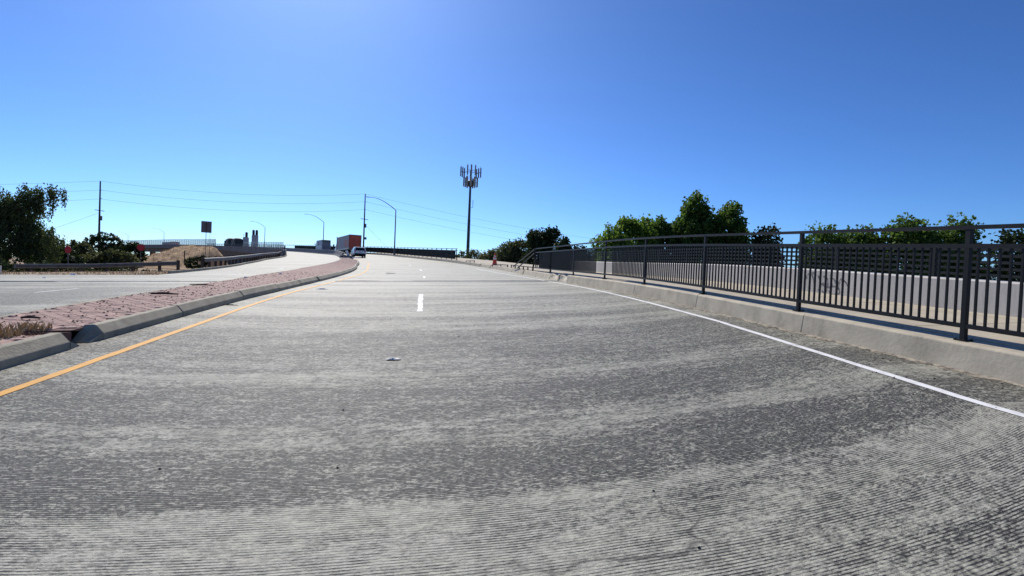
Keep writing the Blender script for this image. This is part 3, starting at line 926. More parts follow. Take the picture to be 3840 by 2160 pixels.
def w_beam(pts, name, label, post_at, end_plate=None, toff=0.0):
    """pts: ground points along the rail; W-shaped beam facing the road"""
    root = thing(name, label, "guardrail", pts[0])
    O = root.location
    prof = [(0.00, .72), (.045, .70), (.08, .66), (.08, .62), (.03, .585), (.03, .545), (.08, .51), (.08, .47), (.045, .43), (0, .41)]
    L = [0.0]
    for i in range(len(pts) - 1): L.append(L[-1] + (pts[i + 1] - pts[i]).length)
    def at(d):
        x = [float(np.interp(d, L, [p[k] for p in pts])) for k in range(3)]
        x2 = [float(np.interp(min(d + .5, L[-1]), L, [p[k] for p in pts])) for k in range(3)]
        x1 = [float(np.interp(max(d - .5, 0), L, [p[k] for p in pts])) for k in range(3)]
        t = (Vector(x2) - Vector(x1)); t.z = 0; t.normalize()
        return Vector(x), Vector((t.y, -t.x, 0))          # point, normal towards the road (right of travel)
    panels = frange(0, L[-1], 3.81)
    for a, b in zip(panels[:-1], panels[1:]):
        rings = []
        for d in frange(a, b - 0.005, 0.95):
            p, n = at(d)
            front = [p + n * (x + toff) + Vector((0, 0, z)) for x, z in prof]
            back = [p + n * (x + toff - 0.006) + Vector((0, 0, z)) for x, z in reversed(prof)]
            rings.append(front + back)
        mb = MB(O); mb.sweep(rings); fixn(mb.build("rail_panel", M['galv'], root))
    for d in post_at(L[-1]):
        p, n = at(d)
        rz = math.atan2(n.y, n.x)
        mb = MB(O); mb.box(p - n * 0.19 + Vector((0, 0, 0.30)), (0.17, 0.15, 0.98), rz); mb.build("post", M['post_wood'], root)
        mb = MB(O); mb.box(p - n * 0.05 + Vector((0, 0, 0.57)), (0.10, 0.14, 0.33), rz); mb.build("offset_block", M['post_wood'], root)
    return root, at, L[-1]
ptsA = [Vector(p) for p in ((-30.9, 43.2, .15), (-28.0, 42.6, .28), (-25.2, 42.1, .40), (-22.0, 41.6, .62), (-19.9, 41.4, .79), (-19.0, 41.35, .86))]
rootA, atA, LA = w_beam(ptsA, "guardrail", "straight steel guardrail on dark posts in front of the dark trees, at left", lambda L: [0.9 + 1.95 * k for k in range(7)])
p, n = atA(0.0)
mb = MB(rootA.location)
t_ = Vector((-n.y, n.x, 0))
for k in range(6):
    a0, a1 = math.pi * k / 6, math.pi * (k + 1) / 6
    c = p - n * 0.02
    def q(a, z): return c + n * (0.10 * math.cos(a)) - t_ * (0.28 * math.sin(a)) + Vector((0, 0, z))
    mb.hexa([q(a0, .40), q(a1, .40), q(a1, .40) - n * .006, q(a0, .40) - n * .006, q(a0, .73), q(a1, .73), q(a1, .73) - n * .006, q(a0, .73) - n * .006])
fixn(mb.build("end_shoe", M['galv'], rootA))
ptsB = []
for s in frange(42.5, 90, 1.9):
    v = P(s, r_inner(s) - 0.75, 0.10); ptsB.append(v)
for (x, y) in ((-26.6, 93.5), (-28.3, 97.0)):
    ptsB.append(Vector((x, y, float(zs(x, y)) + .1)))
rootB, atB, LB = w_beam(ptsB, "guardrail", "curving steel guardrail along the inner edge of the far left carriageway", lambda L: [0.3 + 1.905 * k for k in range(int(L / 1.905))])

# ------------------------------------------------------------------ bridge
br = thing("bridge", "grey concrete curved road bridge rising to the left over columns", "bridge", P(S_BR, -8, -2))
BO = br.location
mb = MB()
strip(mb, S_BR, 410, lambda s: r_inner(s), 0.06, 0.0, 2.0, 8)
tag(mb.build("bridge_road", M['road']), kind="structure")
mb = MB(BO)
rings = []
for s in frange(S_BR - 4, 410, 3.0):
    ri = r_inner(s)
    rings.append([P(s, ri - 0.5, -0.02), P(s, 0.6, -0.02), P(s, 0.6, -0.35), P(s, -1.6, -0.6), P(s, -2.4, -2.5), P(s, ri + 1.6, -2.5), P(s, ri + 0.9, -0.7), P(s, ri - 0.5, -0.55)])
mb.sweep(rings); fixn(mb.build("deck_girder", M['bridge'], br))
mb = MB(BO); profile_sweep(mb, 96, 410, [(-0.52, -0.6), (-0.05, -0.05), (-0.12, 1.05), (-0.50, 1.05)], 3.0, r_inner)
fixn(mb.build("inner_parapet", M['bridge'], br))
mb = MB(BO); profile_sweep(mb, S_BR, 410, [(0.05, -0.05), (0.5, -0.05), (0.5, 0.30), (0.1, 0.30)], 3.0, 0.0)
fixn(mb.build("outer_kerb", M['bridge'], br))
for s in (138, 168, 200, 232, 266, 300, 336):
    for dr in (-4.5, -12.5):
        p = P(s, dr, -2.45); z0 = float(ground_z(np.array([p.x]), np.array([p.y]))[0]) - 0.5
        mb = MB(BO); mb.box((p.x, p.y, (p.z + z0) / 2), (2.2, 1.5, p.z - z0), heading(s)); mb.build("column", M['bridge'], br)
# abutment face below the start of the deck
mb = MB(BO)
for r0, r1 in ((-17.4, 0.5),):
    a, b = P(S_BR + 1, r0, -0.5), P(S_BR + 1, r1, -0.5)
    dn = Vector((0, 0, -6))
    tx = Vector((C(S_BR)[2], C(S_BR)[3], 0)) * 0.8
    mb.hexa([a + dn, b + dn, b + dn + tx, a + dn + tx, a, b, b + tx, a + tx])
fixn(mb.build("abutment", M['bridge'], br))
# dark wall under the inner edge of the deck, set back from it
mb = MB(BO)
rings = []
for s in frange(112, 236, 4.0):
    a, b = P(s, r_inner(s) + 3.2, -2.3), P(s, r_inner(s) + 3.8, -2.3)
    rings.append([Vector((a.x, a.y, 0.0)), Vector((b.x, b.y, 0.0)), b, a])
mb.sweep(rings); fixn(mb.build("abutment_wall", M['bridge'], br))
pr = MB(BO)
for s in frange(97, 240, 2.4):
    q = P(s, r_inner(s) - 0.3, 1.04); pr.beam(q, q + Vector((0, 0, .72)), .06, .06, up=(0, 1, 0))
for hh in (1.38, 1.74):
    rings = [[P(s, r_inner(s) - 0.3 + a, hh + b) for a, b in ((-.04, -.035), (.04, -.035), (.04, .035), (-.04, .035))] for s in frange(97, 240, 2.4)]
    pr.sweep(rings)
fixn(pr.build("parapet_rail", M['green_paint'], br))
# wire mesh safety fences on the deck
def mesh_fence(name, label, s0, s1, r, h0, hgt, step, nz):
    root = thing(name, label, "fence", P(s0, val(r, s0), h0)); O = root.location
    for s in frange(s0, s1, step):
        p = P(s, val(r, s), h0); mb = MB(O); mb.beam(p, p + Vector((0, 0, hgt)), 0.09, 0.09, up=(0, 1, 0)); mb.build("post", M['mesh_fence'], root)
    mb = MB(O)
    for k in range(nz + 1):
        prof = [(-0.02, -0.02), (0.02, -0.02), (0.02, 0.02), (-0.02, 0.02)] if k not in (0, nz) else [(-0.05, -0.05), (0.05, -0.05), (0.05, 0.05), (-0.05, 0.05)]
        z = h0 + hgt * k / nz
        rings = [[P(s, val(r, s) + a, z + b) for a, b in prof] for s in frange(s0, s1, step)]
        mb.sweep(rings)
    for s in frange(s0, s1, step / 8):
        p = P(s, val(r, s), h0); mb.beam(p, p + Vector((0, 0, hgt)), 0.035, 0.035, up=(0, 1, 0))
    tag(fixn(mb.build("wire_mesh", M['mesh_fence'], root)), kind="stuff")
    return root
mesh_fence("mesh_fence", "tall pale wire-mesh fence on the bridge edge, left of the sign", 226, 372, lambda s: r_inner(s) - 0.3, 1.05, 2.3, 3.2, 8)
mesh_fence("mesh_fence", "lower pale wire-mesh fence on the bridge between sign and silos", 205, 262, 0.3, 0.3, 2.2, 3.2, 8)

# median barrier between the two carriageways
ba = thing("median_barrier", "grey concrete median barrier curving up from the brick median", "barrier", P(86, r_barr(86)))
segs_ = frange(84.5, 240, 6.0)
for a, b in zip(segs_[:-1], segs_[1:]):
    mb = MB(ba.location)
    profile_sweep(mb, a + 0.01, b - 0.01, [(-0.30, -0.05), (-0.30, 0.08), (-0.17, 0.33), (-0.10, 0.90), (0.10, 0.90), (0.17, 0.33), (0.30, 0.08), (0.30, -0.05)], 1.5, r_barr)
    fixn(mb.build("barrier_segment", M['barrier'], ba))

# wrecked crash cushion at the barrier's nose
cc = thing("crash_cushion", "wrecked white and dark crash cushion at the end of the median barrier", "crash cushion", P(80, -10.9, 0.1))
O = cc.location
for k, hh in enumerate((0.28, 0.52, 0.76)):
    pts = [P(84.6, -10.95 + .3, hh + .1), P(83.2, -10.8, hh + .08), P(81.6, -10.5 + .1 * k, hh - 0.12), P(79.0, -10.3, hh - 0.2 + .05 * k)]
    mb = MB(O)
    for i in range(3): mb.beam(pts[i], pts[i + 1], 0.06, 0.14)
    mb.build("bent_beam", M['galv'], cc)
for (s, r, h, d) in ((79.2, -10.6, .28, (0.9, 0.7, .5)), (77.9, -10.2, .25, (.6, .6, .4)), (80.6, -10.9, .25, (1.0, .6, .4))):
    mb = MB(O); mb.box(P(s, r, h), d, rng.uniform(-.5, .5)); mb.build("crushed_box", M['signback'], cc)
mb = MB(O); p = P(79.4, -10.35, 0.45); mb.beam(p, p + Vector((-0.35, 0, 0.75)), 0.34, 0.05, up=(0, 1, 0)); mb.build("torn_panel", M['paper'], cc)
for (s, r) in ((77.2, -10.7), (77.5, -9.9), (76.8, -9.6)):
    mb = MB(O); mb.box(P(s, r, 0.24), (0.45, 0.3, 0.12), rng.random()); mb.build("fragment", M['paper'], cc)

# ------------------------------------------------------------------ vehicles
def wheel(root, x, y, r=0.34, w=0.24):
    mb = MB(); mb.lathe((x - w / 2, y, r), [(r * .72, 0), (r * .97, .02), (r, .06), (r, w - .06), (r * .97, w - .02), (r * .72, w)], 20, 'x')
    t = mb.build("wheel", M['black'], root, True)
    mb = MB(); mb.lathe((x - w / 2 - 0.006, y, r), [(r * .2, 0.02), (r * .62, 0.0), (r * .70, .03), (r * .70, w + .012 - .03), (r * .62, w + .012), (r * .2, w - .01)], 16, 'x')
    mb.build("rim", M['galv'], t, True)

def suv():
    s = 88.5
    root = thing("parked_car", "silver-white SUV with dark rear window behind the red trailer", "car", P(s, -7.85, 0.0), R(14.8))
    root.name = "suv"
    hw = 0.93
    prof = [(-2.2, .42), (-2.28, .70), (-2.22, 1.02), (-2.05, 1.42), (-1.80, 1.62), (-.6, 1.68), (.3, 1.60), (1.0, 1.10), (2.05, .96), (2.25, .72), (2.2, .40)]
    rings = []
    for (k, sh, zs_) in ((-1, .90, 0), (-.97, 1.0, 0), (.97, 1.0, 0), (1, .90, 0)):
        rings.append([Vector((hw * k * (1 - max(0, z - 1.02) * 0.30), y * (.985 if abs(k) == 1 else 1), z)) for y, z in prof])
    mb = MB(); mb.sweep(rings); o = fixn(mb.build("body", M['carwhite'], root)); bevel(o, 0.06, 3)
    mb = MB(); mb.add([(-.74, -2.13, 1.06), (.74, -2.13, 1.06), (.62, -1.905, 1.52), (-.62, -1.905, 1.52), (-.74, -2.262, 1.06), (.74, -2.262, 1.06), (.62, -1.99, 1.53), (-.62, -1.99, 1.53)], [(4, 5, 6, 7), (0, 3, 2, 1), (0, 1, 5, 4), (1, 2, 6, 5), (2, 3, 7, 6), (3, 0, 4, 7)])
    fixn(mb.build("rear_window", M['glass'], root))
    for sx in (-1, 1):
        mb = MB()
        pl = [(-1.75, 1.10), (.55, 1.10), (.15, 1.48), (-1.5, 1.52)]
        mb.add([(sx * (hw * (1 - max(0, z - 1.02) * .30) + .012), y, z) for y, z in pl] + [(sx * (hw * (1 - max(0, z - 1.02) * .30) - .05), y, z) for y, z in pl], [(0, 1, 2, 3), (7, 6, 5, 4), (0, 1, 5, 4), (1, 2, 6, 5), (2, 3, 7, 6), (3, 0, 4, 7)])
        fixn(mb.build("side_window", M['glass'], root))
        mb = MB(); mb.hexa([(sx * .62, -2.30, .86), (sx * .92, -2.24, .88), (sx * .93, -2.0, .88), (sx * .62, -2.15, .86), (sx * .70, -2.24, 1.10), (sx * .90, -2.17, 1.12), (sx * .91, -1.98, 1.12), (sx * .70, -2.1, 1.1)])
        fixn(mb.build("tail_lamp", M['tail'], root))
        mb = MB(); mb.box((sx * 1.03, .55, 1.10), (.18, .12, .14)); bevel(mb.build("side_mirror", M['carwhite'], root), .03, 2)
        for y in (-1.42, 1.40): wheel(root, sx * .82, y)
    mb = MB(); mb.box((0, -2.27, .50), (1.70, .12, .24)); bevel(mb.build("rear_bumper", M['black'], root), .04, 2)
    mb = MB(); mb.box((0, -2.292, .83), (.42, .02, .13)); mb.build("number_plate", M['van_grey'], root)
    mb = MB(); mb.box((0, 0, .34), (1.6, 4.0, .2)); mb.build("underbody", M['black'], root)
suv()

def trailer_truck():
    s = 117.0
    root = thing("semi_trailer_truck", "tall semi trailer with red rear doors and grey maroon side", "truck", P(s, -3.25, 0.0), R(20.5))
    W2, z0, z1, L = 1.28, 1.05, 4.10, 13.5
    mb = MB(); mb.span((-W2, 0, z0), (W2, L, z1)); bevel(mb.build("box_body", M['trail_grey'], root), .03, 2)
    for sx in (-1, 1):
        mb = MB(); mb.span((sx * .03, -.05, z0 + .12), (sx * (W2 - .08), -.002, z1 - .14)); d = mb.build("rear_door", M['door_red'], root)
        for hx in (.28, .92):
            mb = MB(); mb.span((sx * hx - .02, -.09, z0 + .2), (sx * hx + .02, -.052, z1 - .2)); mb.build("lock_rod", M['maroon'], d)
        mb = MB(); mb.span((sx * (W2 - .075), -.06, z0), (sx * (W2 + .005), .06, z1)); mb.build("corner_post", M['tarp'], root)
        mb = MB(); mb.span((sx * .9, -.03, .25), (sx * .45, 0.0, .95)); mb.build("mud_flap", M['black'], root)
        for y in (1.6, 2.9): wheel(root, sx * 1.0, y, .5, .5)
        mb = MB(); mb.span((sx * 1.0, -.06, .92), (sx * 1.2, -.02, 1.02)); mb.build("tail_lamp", M['tail'], root)
    mb = MB(); mb.span((-W2, -.07, z1 - .13), (W2, .05, z1 + .02)); mb.build("header_beam", M['tarp'], root)
    mb = MB(); mb.span((-.95, -.10, .50), (.95, -.02, .62)); mb.build("rear_guard", M['black'], root)
    mb = MB(); mb.span((-W2 - .012, .3, z0 + .55), (-W2, 5.3, z1 - 1.0)); mb.build("side_panel", M['maroon'], root)
    mb = MB(); mb.span((-W2 - .012, 5.5, z0 + .75), (-W2, 10.8, z1 - 1.15)); mb.build("side_panel", M['trail_grey'], root)
    mb = MB(); mb.span((-W2 - .012, .06, z0 - .02), (-W2 - .002, 13.4, z0 + .28)); mb.build("side_skirt_rail", M['cream'], root)
    mb = MB(); mb.span((-1.15, 1.0, .72), (1.15, 13.2, z0 - .01)); mb.build("chassis", M['black'], root)
    mb = MB(); mb.span((-1.2, 5.2, .35), (-1.14, 11.0, z0)); mb.build("side_skirt", M['black'], root)
    mb = MB(); mb.hexa([(-1.2, 14.1, .9), (1.2, 14.1, .9), (1.15, 17.2, .9), (-1.15, 17.2, .9), (-1.15, 14.1, 3.95), (1.15, 14.1, 3.95), (1.0, 16.0, 3.0), (-1.0, 16.0, 3.0)]); bevel(fixn(mb.build("cab", M['carwhite'], root)), .08, 2)
    mb = MB(); mb.span((-1.2, 13.6, .45), (1.2, 19.5, .9)); mb.build("tractor_frame", M['black'], root)
    mb = MB(); mb.hexa([(-1.05, 17.2, .9), (1.05, 17.2, .9), (.95, 19.6, .9), (-.95, 19.6, .9), (-1.0, 17.2, 1.9), (1.0, 17.2, 1.9), (.85, 19.5, 1.6), (-.85, 19.5, 1.6)]); bevel(fixn(mb.build("bonnet", M['carwhite'], root)), .08, 2)
    mb = MB(); mb.box((-1.45, 17.0, 2.3), (.3, .12, .7)); mb.build("wing_mirror", M['black'], root)
    mb = MB(); mb.tube([(-1.3, 13.85, 1.0), (-1.3, 13.85, 4.3)], .08, 10); mb.build("exhaust_stack", M['galv'], root)
    for sx in (-1, 1):
        for y in (14.4, 15.7, 18.6): wheel(root, sx * 1.0, y, .5, .4)
trailer_truck()

def step_van():
    s = 146.0
    root = thing("delivery_van", "boxy grey delivery van with slate rear door, ahead of the trailer", "van", P(s, -2.3, 0.0), heading(s))
    W2, z0, z1, L = 1.15, .55, 3.15, 6.6
    mb = MB(); mb.hexa([(-W2, 0, z0), (W2, 0, z0), (W2, L, z0), (-W2, L, z0), (-W2 + .06, 0, z1), (W2 - .06, 0, z1), (W2 - .1, L - .5, z1 - .05), (-W2 + .1, L - .5, z1 - .05)])
    bevel(fixn(mb.build("body", M['van_grey'], root)), .09, 3)
    mb = MB(); mb.span((-W2 + .12, -.04, z0 + .25), (W2 - .12, -.002, z1 - .65)); d = mb.build("rear_door", M['van_door'], root)
    mb = MB(); mb.box((0, -.06, 1.2), (.35, .04, .05)); mb.build("handle", M['galv'], d)
    mb = MB(); mb.span((-W2 + .10, -.035, z1 - .62), (W2 - .10, -.002, z1 - .12)); mb.build("rear_header", M['van_green'], root)
    mb = MB(); mb.span((-W2 - .02, .3, 1.28), (-W2 - .001, L - .8, 1.42)); mb.build("side_stripe", M['carwhite'], root)
    mb = MB(); mb.lathe((-W2 - .006, 3.4, 2.2), [(.42, 0), (.42, .03)], 24, 'x'); mb.build("side_emblem", M['van_door'], root)
    mb = MB(); mb.span((-W2, -.14, .40), (W2, 0, .58)); mb.build("rear_bumper", M['black'], root)
    for sx in (-1, 1):
        mb = MB(); mb.box((sx * 1.02, -.02, .85), (.12, .06, .22)); mb.build("tail_lamp", M['tail'], root)
        for y in (1.4, 5.3): wheel(root, sx * .95, y, .4, .3)
    mb = MB(); mb.box((-1.42, 5.9, 2.1), (.22, .1, .4)); mb.build("wing_mirror", M['black'], root)
step_van()

def dump_trailer(s, r, label):
    root = thing("dump_truck", label, "truck", P(s, r, 0.0), heading(s), "dark trucks crossing the bridge")
    mb = MB(); mb.hexa([(-1.25, 0, 1.2), (1.25, 0, 1.2), (1.25, 5.6, 1.2), (-1.25, 5.6, 1.2), (-1.25, .3, 3.2), (1.25, .3, 3.2), (1.25, 5.3, 3.2), (-1.25, 5.3, 3.2)]); fixn(mb.build("tipper_body", M['tarp'], root))
    rings = []
    for y in (.3, 1.5, 2.8, 4.1, 5.3):
        k = math.sin(math.pi * (y - .3) / 5.0) * .35
        rings.append([Vector((1.25 * math.cos(a), y, 3.2 + (0.35 + k) * math.sin(a))) for a in [math.pi * i / 8 for i in range(9)]])
    mb = MB(); mb.sweep(rings); fixn(mb.build("load_cover", M['tarp'], root))
    mb = MB()
    pts = [(-1.30, 1.0 + 2.2 * t, 3.1 - 1.5 * t * t) for t in (0, .25, .5, .75, 1)]
    mb.tube(pts, .14, 6); mb.build("pale_chute", M['silo'], root)
    mb = MB(); mb.span((-1.2, 5.9, .8), (1.2, 8.0, 3.0)); bevel(mb.build("cab", M['tarp'], root), .1, 2)
    mb = MB(); mb.span((-1.1, 0, .6), (1.1, 8.0, 1.15)); mb.build("chassis", M['black'], root)
    for sx in (-1, 1):
        for y in (1.0, 2.3, 7.0): wheel(root, sx * 1.0, y, .5, .35)
dump_trailer(201, -14.5, "dark covered dump truck on the bridge, nearer the silos")
dump_trailer(212.5, -14.5, "dark covered dump truck on the bridge, nearer the sign")
def coach():
    s = 292
    root = thing("truck", "low dark truck with brown rear part behind the bridge parapet", "truck", P(s, -15.2, 0), heading(s))
    mb = MB(); mb.span((-1.2, 0, .6), (1.2, 6.5, 2.35)); bevel(mb.build("cargo_box", M['maroon'], root), .25, 3)
    mb = MB(); mb.span((-1.2, 6.7, .6), (1.2, 17, 2.25)); bevel(mb.build("flat_body", M['van_door'], root), .08, 2)
    for sx in (-1, 1):
        for y in (1.2, 8, 15.5): wheel(root, sx * 1.0, y, .45, .3)
coach()

# ------------------------------------------------------------------ street lamps, poles, wires, tower, signs
def lamp_proto():
    root = thing("street_lamp", "x", "street lamp")
    mb = MB(); mb.tube([(0, 0, 0), (0, 0, 8.2)], [.13, .085], 12); mb.build("pole", M['lamp'], root, True)
    pts = [(0, 0, 8.15)]
    for k in range(1, 9):
        t = k / 8
        pts.append((-4.6 * t, 0, 8.15 + 2.0 * math.sin(t * math.pi / 2) ** 1.0 * (1.12 - .12 * t)))
    mb = MB(); mb.tube(pts, [.07 - .004 * k for k in range(len(pts))], 8); mb.build("arm", M['lamp'], root, True)
    mb = MB(); x, _, z = pts[-1]
    mb.hexa([(x - .75, -.14, z - .06), (x + .05, -.10, z - .05), (x + .05, .10, z - .05), (x - .75, .14, z - .06), (x - .70, -.10, z + .07), (x + .05, -.07, z + .06), (x + .05, .07, z + .06), (x - .70, .10, z + .07)])
    bevel(fixn(mb.build("lamp_head", M['lamp'], root)), .03, 2)
    mb = MB(); mb.box((0, 0, .15), (.4, .4, .3)); mb.build("base", M['bridge'], root)
    return root
lp = lamp_proto()
lamps = [((-7.7, 95.8), 0.0, "street lamp behind the far railing, tallest in the picture", 1.0),
         ((-33.0, 156.5), .05, "street lamp rising behind the delivery van", 1.0),
         ((-68.0, 216.5), .1, "street lamp right of the grey silos", 1.0),
         ((-152.5, 315.0), .2, "street lamp rising over the tall mesh fence", 1.0),
         ((-204, 376), .3, "faint farthest street lamp above the left end of the mesh fence", 1.0)]
for i, ((x, y), a, lab, k) in enumerate(lamps):
    o = lp if i == 0 else copy_tree(lp)
    o.location = (x, y, float(zs(x, y)) + 0.25)
    o.rotation_euler = (0, 0, R(8) + a)
    tag(o, lab, "street lamp", "street lamps along the bridge")

def utility_pole(loc, ztop, label, arms):
    root = thing("utility_pole", label, "utility pole", loc, group="wooden utility poles")
    H = ztop - loc[2]
    mb = MB(); mb.tube([(0, 0, -.3), (0, 0, H * .5), (0, 0, H)], [.24, .19, .13], 12); mb.build("pole", M['pole_wood'], root, True)
    for k, (dz, L_) in enumerate(arms):
        mb = MB(); mb.beam((-.1, 0, H - dz), (L_, 0, H - dz), .07, .09); mb.build("insulator_bracket", M['pole_wood'], root)
    zc = H - 6.6
    mb = MB(); mb.beam((-.95, 0, zc + .1), (.95, 0, zc - .1), .1, .13); mb.build("cross_arm", M['pole_wood'], root)
    mb = MB(); mb.tube([(.36, 0, zc - 2.2), (.36, 0, zc - 1.2)], .2, 12); mb.build("transformer", M['lamp'], root, True)
    mb = MB(); mb.box((.45, 0, H - 11.6 if H > 15 else 3), (.5, .4, .6)); mb.build("equipment_box", M['lamp'], root)
    return root
P1 = Vector((-75.4, 128.0, 0.9)); P2 = Vector((-19.1, 138.6, 0.5))
utility_pole(P1, 19.2, "dark wooden utility pole rising from the bushes, at left", [(2.0, .45), (3.9, .45)])
utility_pole(P2, 21.6, "dark wooden utility pole just right of the red trailer", [(2.05, .35), (4.1, .35)])
P0 = Vector((-170, 96, 0)); P3 = Vector((86, 168, 0))
def wire(a, b, sag, label, grp, r=.02):
    pts = []
    for k in range(25):
        t = k / 24
        p = a.lerp(b, t); p.z -= sag * 4 * t * (1 - t)
        pts.append(p)
    mb = MB(); mb.tube(pts, r, 5, cap=False)
    return tag(mb.build("power_line", M['wire']), label, "wire", grp)
for i, (dz, nm) in enumerate(((0.0, "top"), (2.0, "middle"), (4.0, "lowest"))):
    a, b = P1.copy(), P2.copy(); a.z = 19.2 - dz; b.z = 21.6 - dz * 1.02
    wire(a, b, 1.5, f"{nm} power line between the two utility poles", "power lines")
    c = P0.copy(); c.z = 9.5 - dz
    wire(a, c, 2.0, f"{nm} power line running left from the left utility pole", "power lines")
    d = P3.copy(); d.z = 14.0 - dz * 0.95
    wire(b, d, 2.2, f"{nm} power line running right past the cell tower", "power lines")
wire(Vector((P2.x + .3, P2.y, 13.5)), Vector((-8.0, 141.0, 3.0)), 0, "thin guy wire slanting down from the right utility pole", None, .02)
wire(Vector((P1.x - .2, P1.y, 12.0)), Vector((-84.5, 122.0, 6.0)), 0, "thin guy wire slanting down left of the left utility pole", None, .02)

def cell_tower(loc, ztop):
    root = thing("cell_tower", "tall dark cell tower with two rings of panel antennas behind the hedge", "tower", loc)
    H = ztop - loc[2]
    mb = MB(); mb.tube([(0, 0, -.5), (0, 0, H * .52), (0, 0, H * .9), (0, 0, H - 1.5)], [.50, .40, .30, .26], 14); mb.build("mast", M['tower'], root, True)
    k = 0
    while k < 26:                                         # climbing pegs and cable wrap, lower half
        z = 1 + k * .62; r = .50 - .10 * z / (H * .52)
        mb = MB(); mb.lathe((0, 0, z), [(r + .01, 0), (r + .07, .08), (r + .07, .3), (r + .01, .38)], 14); mb.build("cable_band", M['tower'], root); k += 1
    mb = MB(); mb.tube([(0, 0, H - 2), (0, 0, H + .4)], .12, 8); mb.build("lightning_rod", M['tower'], root)
    def ring(z, rad, w, hgt, n_face, spread, hz):
        for f in range(3):
            a0 = R(30 + 120 * f)
            d = Vector((math.cos(a0), math.sin(a0), 0)); t = Vector((-d.y, d.x, 0))
            c = d * rad
            mb = MB(); mb.beam((0, 0, z), c + Vector((0, 0, z)), .14, .14); mb.beam(c - t * spread + Vector((0, 0, z)), c + t * spread + Vector((0, 0, z)), .12, .12); mb.build("support_arm", M['tower'], root)
            for k in range(n_face):
                q = c + t * (spread * (-1 + 2 * k / (n_face - 1))) + d * .2
                mb = MB(); mb.box(q + Vector((0, 0, z + hz)), (.24, w, hgt), a0); bevel(mb.build("panel_antenna", M['antenna'], root), .04, 2)
                mb = MB(); mb.tube([q - d * .2 + Vector((0, 0, z + hz - hgt * .6)), q - d * .2 + Vector((0, 0, z + hz + hgt * .6))], .05, 6); mb.build("mounting_pipe", M['tower'], root)
    ring(H - 1.9, 2.7, .42, 3.0, 3, 1.2, 0)
    ring(H - 5.2, 1.5, .60, 3.0, 3, 1.2, .1)
    mb = MB(); mb.lathe((0, 0, H - 6.6), [(.5, 0), (.95, .3), (.95, 1.8), (.5, 2.1)], 12); mb.build("platform", M['tower'], root)
    mb = MB(); mb.tube([(.5, 0, H - 13), (1.0, 0, H - 13), (1.0, 0, H - 10.6)], .08, 6); mb.build("whip_antenna", M['tower'], root)
cell_tower((9.5, 160.6, 2.0), 35.6)

# rectangular sign seen from behind
sg = thing("road_sign", "tall rectangular road sign seen from behind, above the dirt mound", "sign", (-33.5, 80.9, 1.2), R(20))
mb = MB(); mb.box((0, 0, 5.72), (1.32, .03, 1.66)); mb.build("sign_plate", M['signback'], sg)
mb = MB(); mb.box((0, -.045, 5.75), (.09, .05, 1.2)); mb.build("back_rib", M['post_wood'], sg)
mb = MB(); mb.box((-.02, -.05, 2.4), (.075, .06, 5.2)); mb.build("post", M['lamp'], sg)
mb = MB(); mb.box((.47, .04, 2.5), (.04, .04, 5.2)); mb.build("side_post", M['galv'], sg)
def octo(loc, rz, roll, label, rad=.47):
    root = thing("stop_sign", label, "sign", loc, rz)
    mb = MB()
    vs = []
    for y in (-.012, .012):
        for k in range(8):
            a = R(22.5 + 45 * k) + roll
            vs.append((rad * math.cos(a), y, 2.15 + rad * math.sin(a)))
    mb.add(vs, [tuple(range(8)), tuple(reversed(range(8, 16)))] + [(k, k + 8, (k + 1) % 8 + 8, (k + 1) % 8) for k in range(8)])
    fixn(mb.build("sign_plate", M['red'], root))
    mb = MB(); mb.box((0, .045, .85), (.06, .05, 2.3)); mb.build("post", M['lamp'], root)
    return root
octo((-38.5, 60.4, .24), R(-12), R(22.5), "tilted red octagonal sign beside the big dark tree, at left", .40)
octo((-40.05, 76.8, 1.24), R(25), 0, "upright red octagonal sign in front of the bridge columns")
mp = thing("marker_post", "thin brown post standing on the dirt mound", "post", (-38.0, 84.6, 1.2))
mb = MB(); mb.box((0, 0, 1.1), (.11, .11, 2.2)); mb.build("shaft", M['post_wood'], mp)
mb = MB(); mb.box((0, 0, 2.22), (.13, .13, .06)); mb.build("cap", M['post_wood'], mp)
wp = thing("marker_slab", "white upright slab cut by the left picture edge near the guardrail", "post", (-27.4, 36.6, 0.05), R(30))
mb = MB(); mb.box((0, 0, .38), (.55, .12, .76)); bevel(mb.build("slab", M['paper'], wp), .02, 2)
mb = MB(); mb.box((0, 0, -.05), (.6, .3, .12)); mb.build("foot", M['bridge'], wp)

# silos far behind the bridge
for i, (x, y, r_, ht, lab) in enumerate(((-118.3, 341.4, 1.7, 23.2, "shorter grey silo with dark top, left of the pair"), (-112.8, 340.9, 1.9, 24.8, "taller grey silo with two dark tops, right of the pair"))):
    root = thing("silo", lab, "silo", (x, y, 0), group="grey silos behind the bridge")
    mb = MB(); mb.lathe((0, 0, 0), [(r_, 0), (r_, ht - 4.2), (r_ * .85, ht - 3.6)], 18); mb.build("tank", M['silo'], root, True)
    for dx in ((-.1,) if i == 0 else (-.95, .95)):
        mb = MB(); mb.lathe((dx + (.4 if i == 0 else 0), 0, ht - 3.8), [(.75, 0), (.75, 2.9), (.4, 3.4)], 12); mb.build("filter_stack", M['tarp'], root, True)
    if i == 0:
        mb = MB(); mb.tube([(-1.3, 0, ht - 4), (-1.3, 0, ht - 1.5)], .12, 6); mb.build("vent_pipe", M['silo'], root)

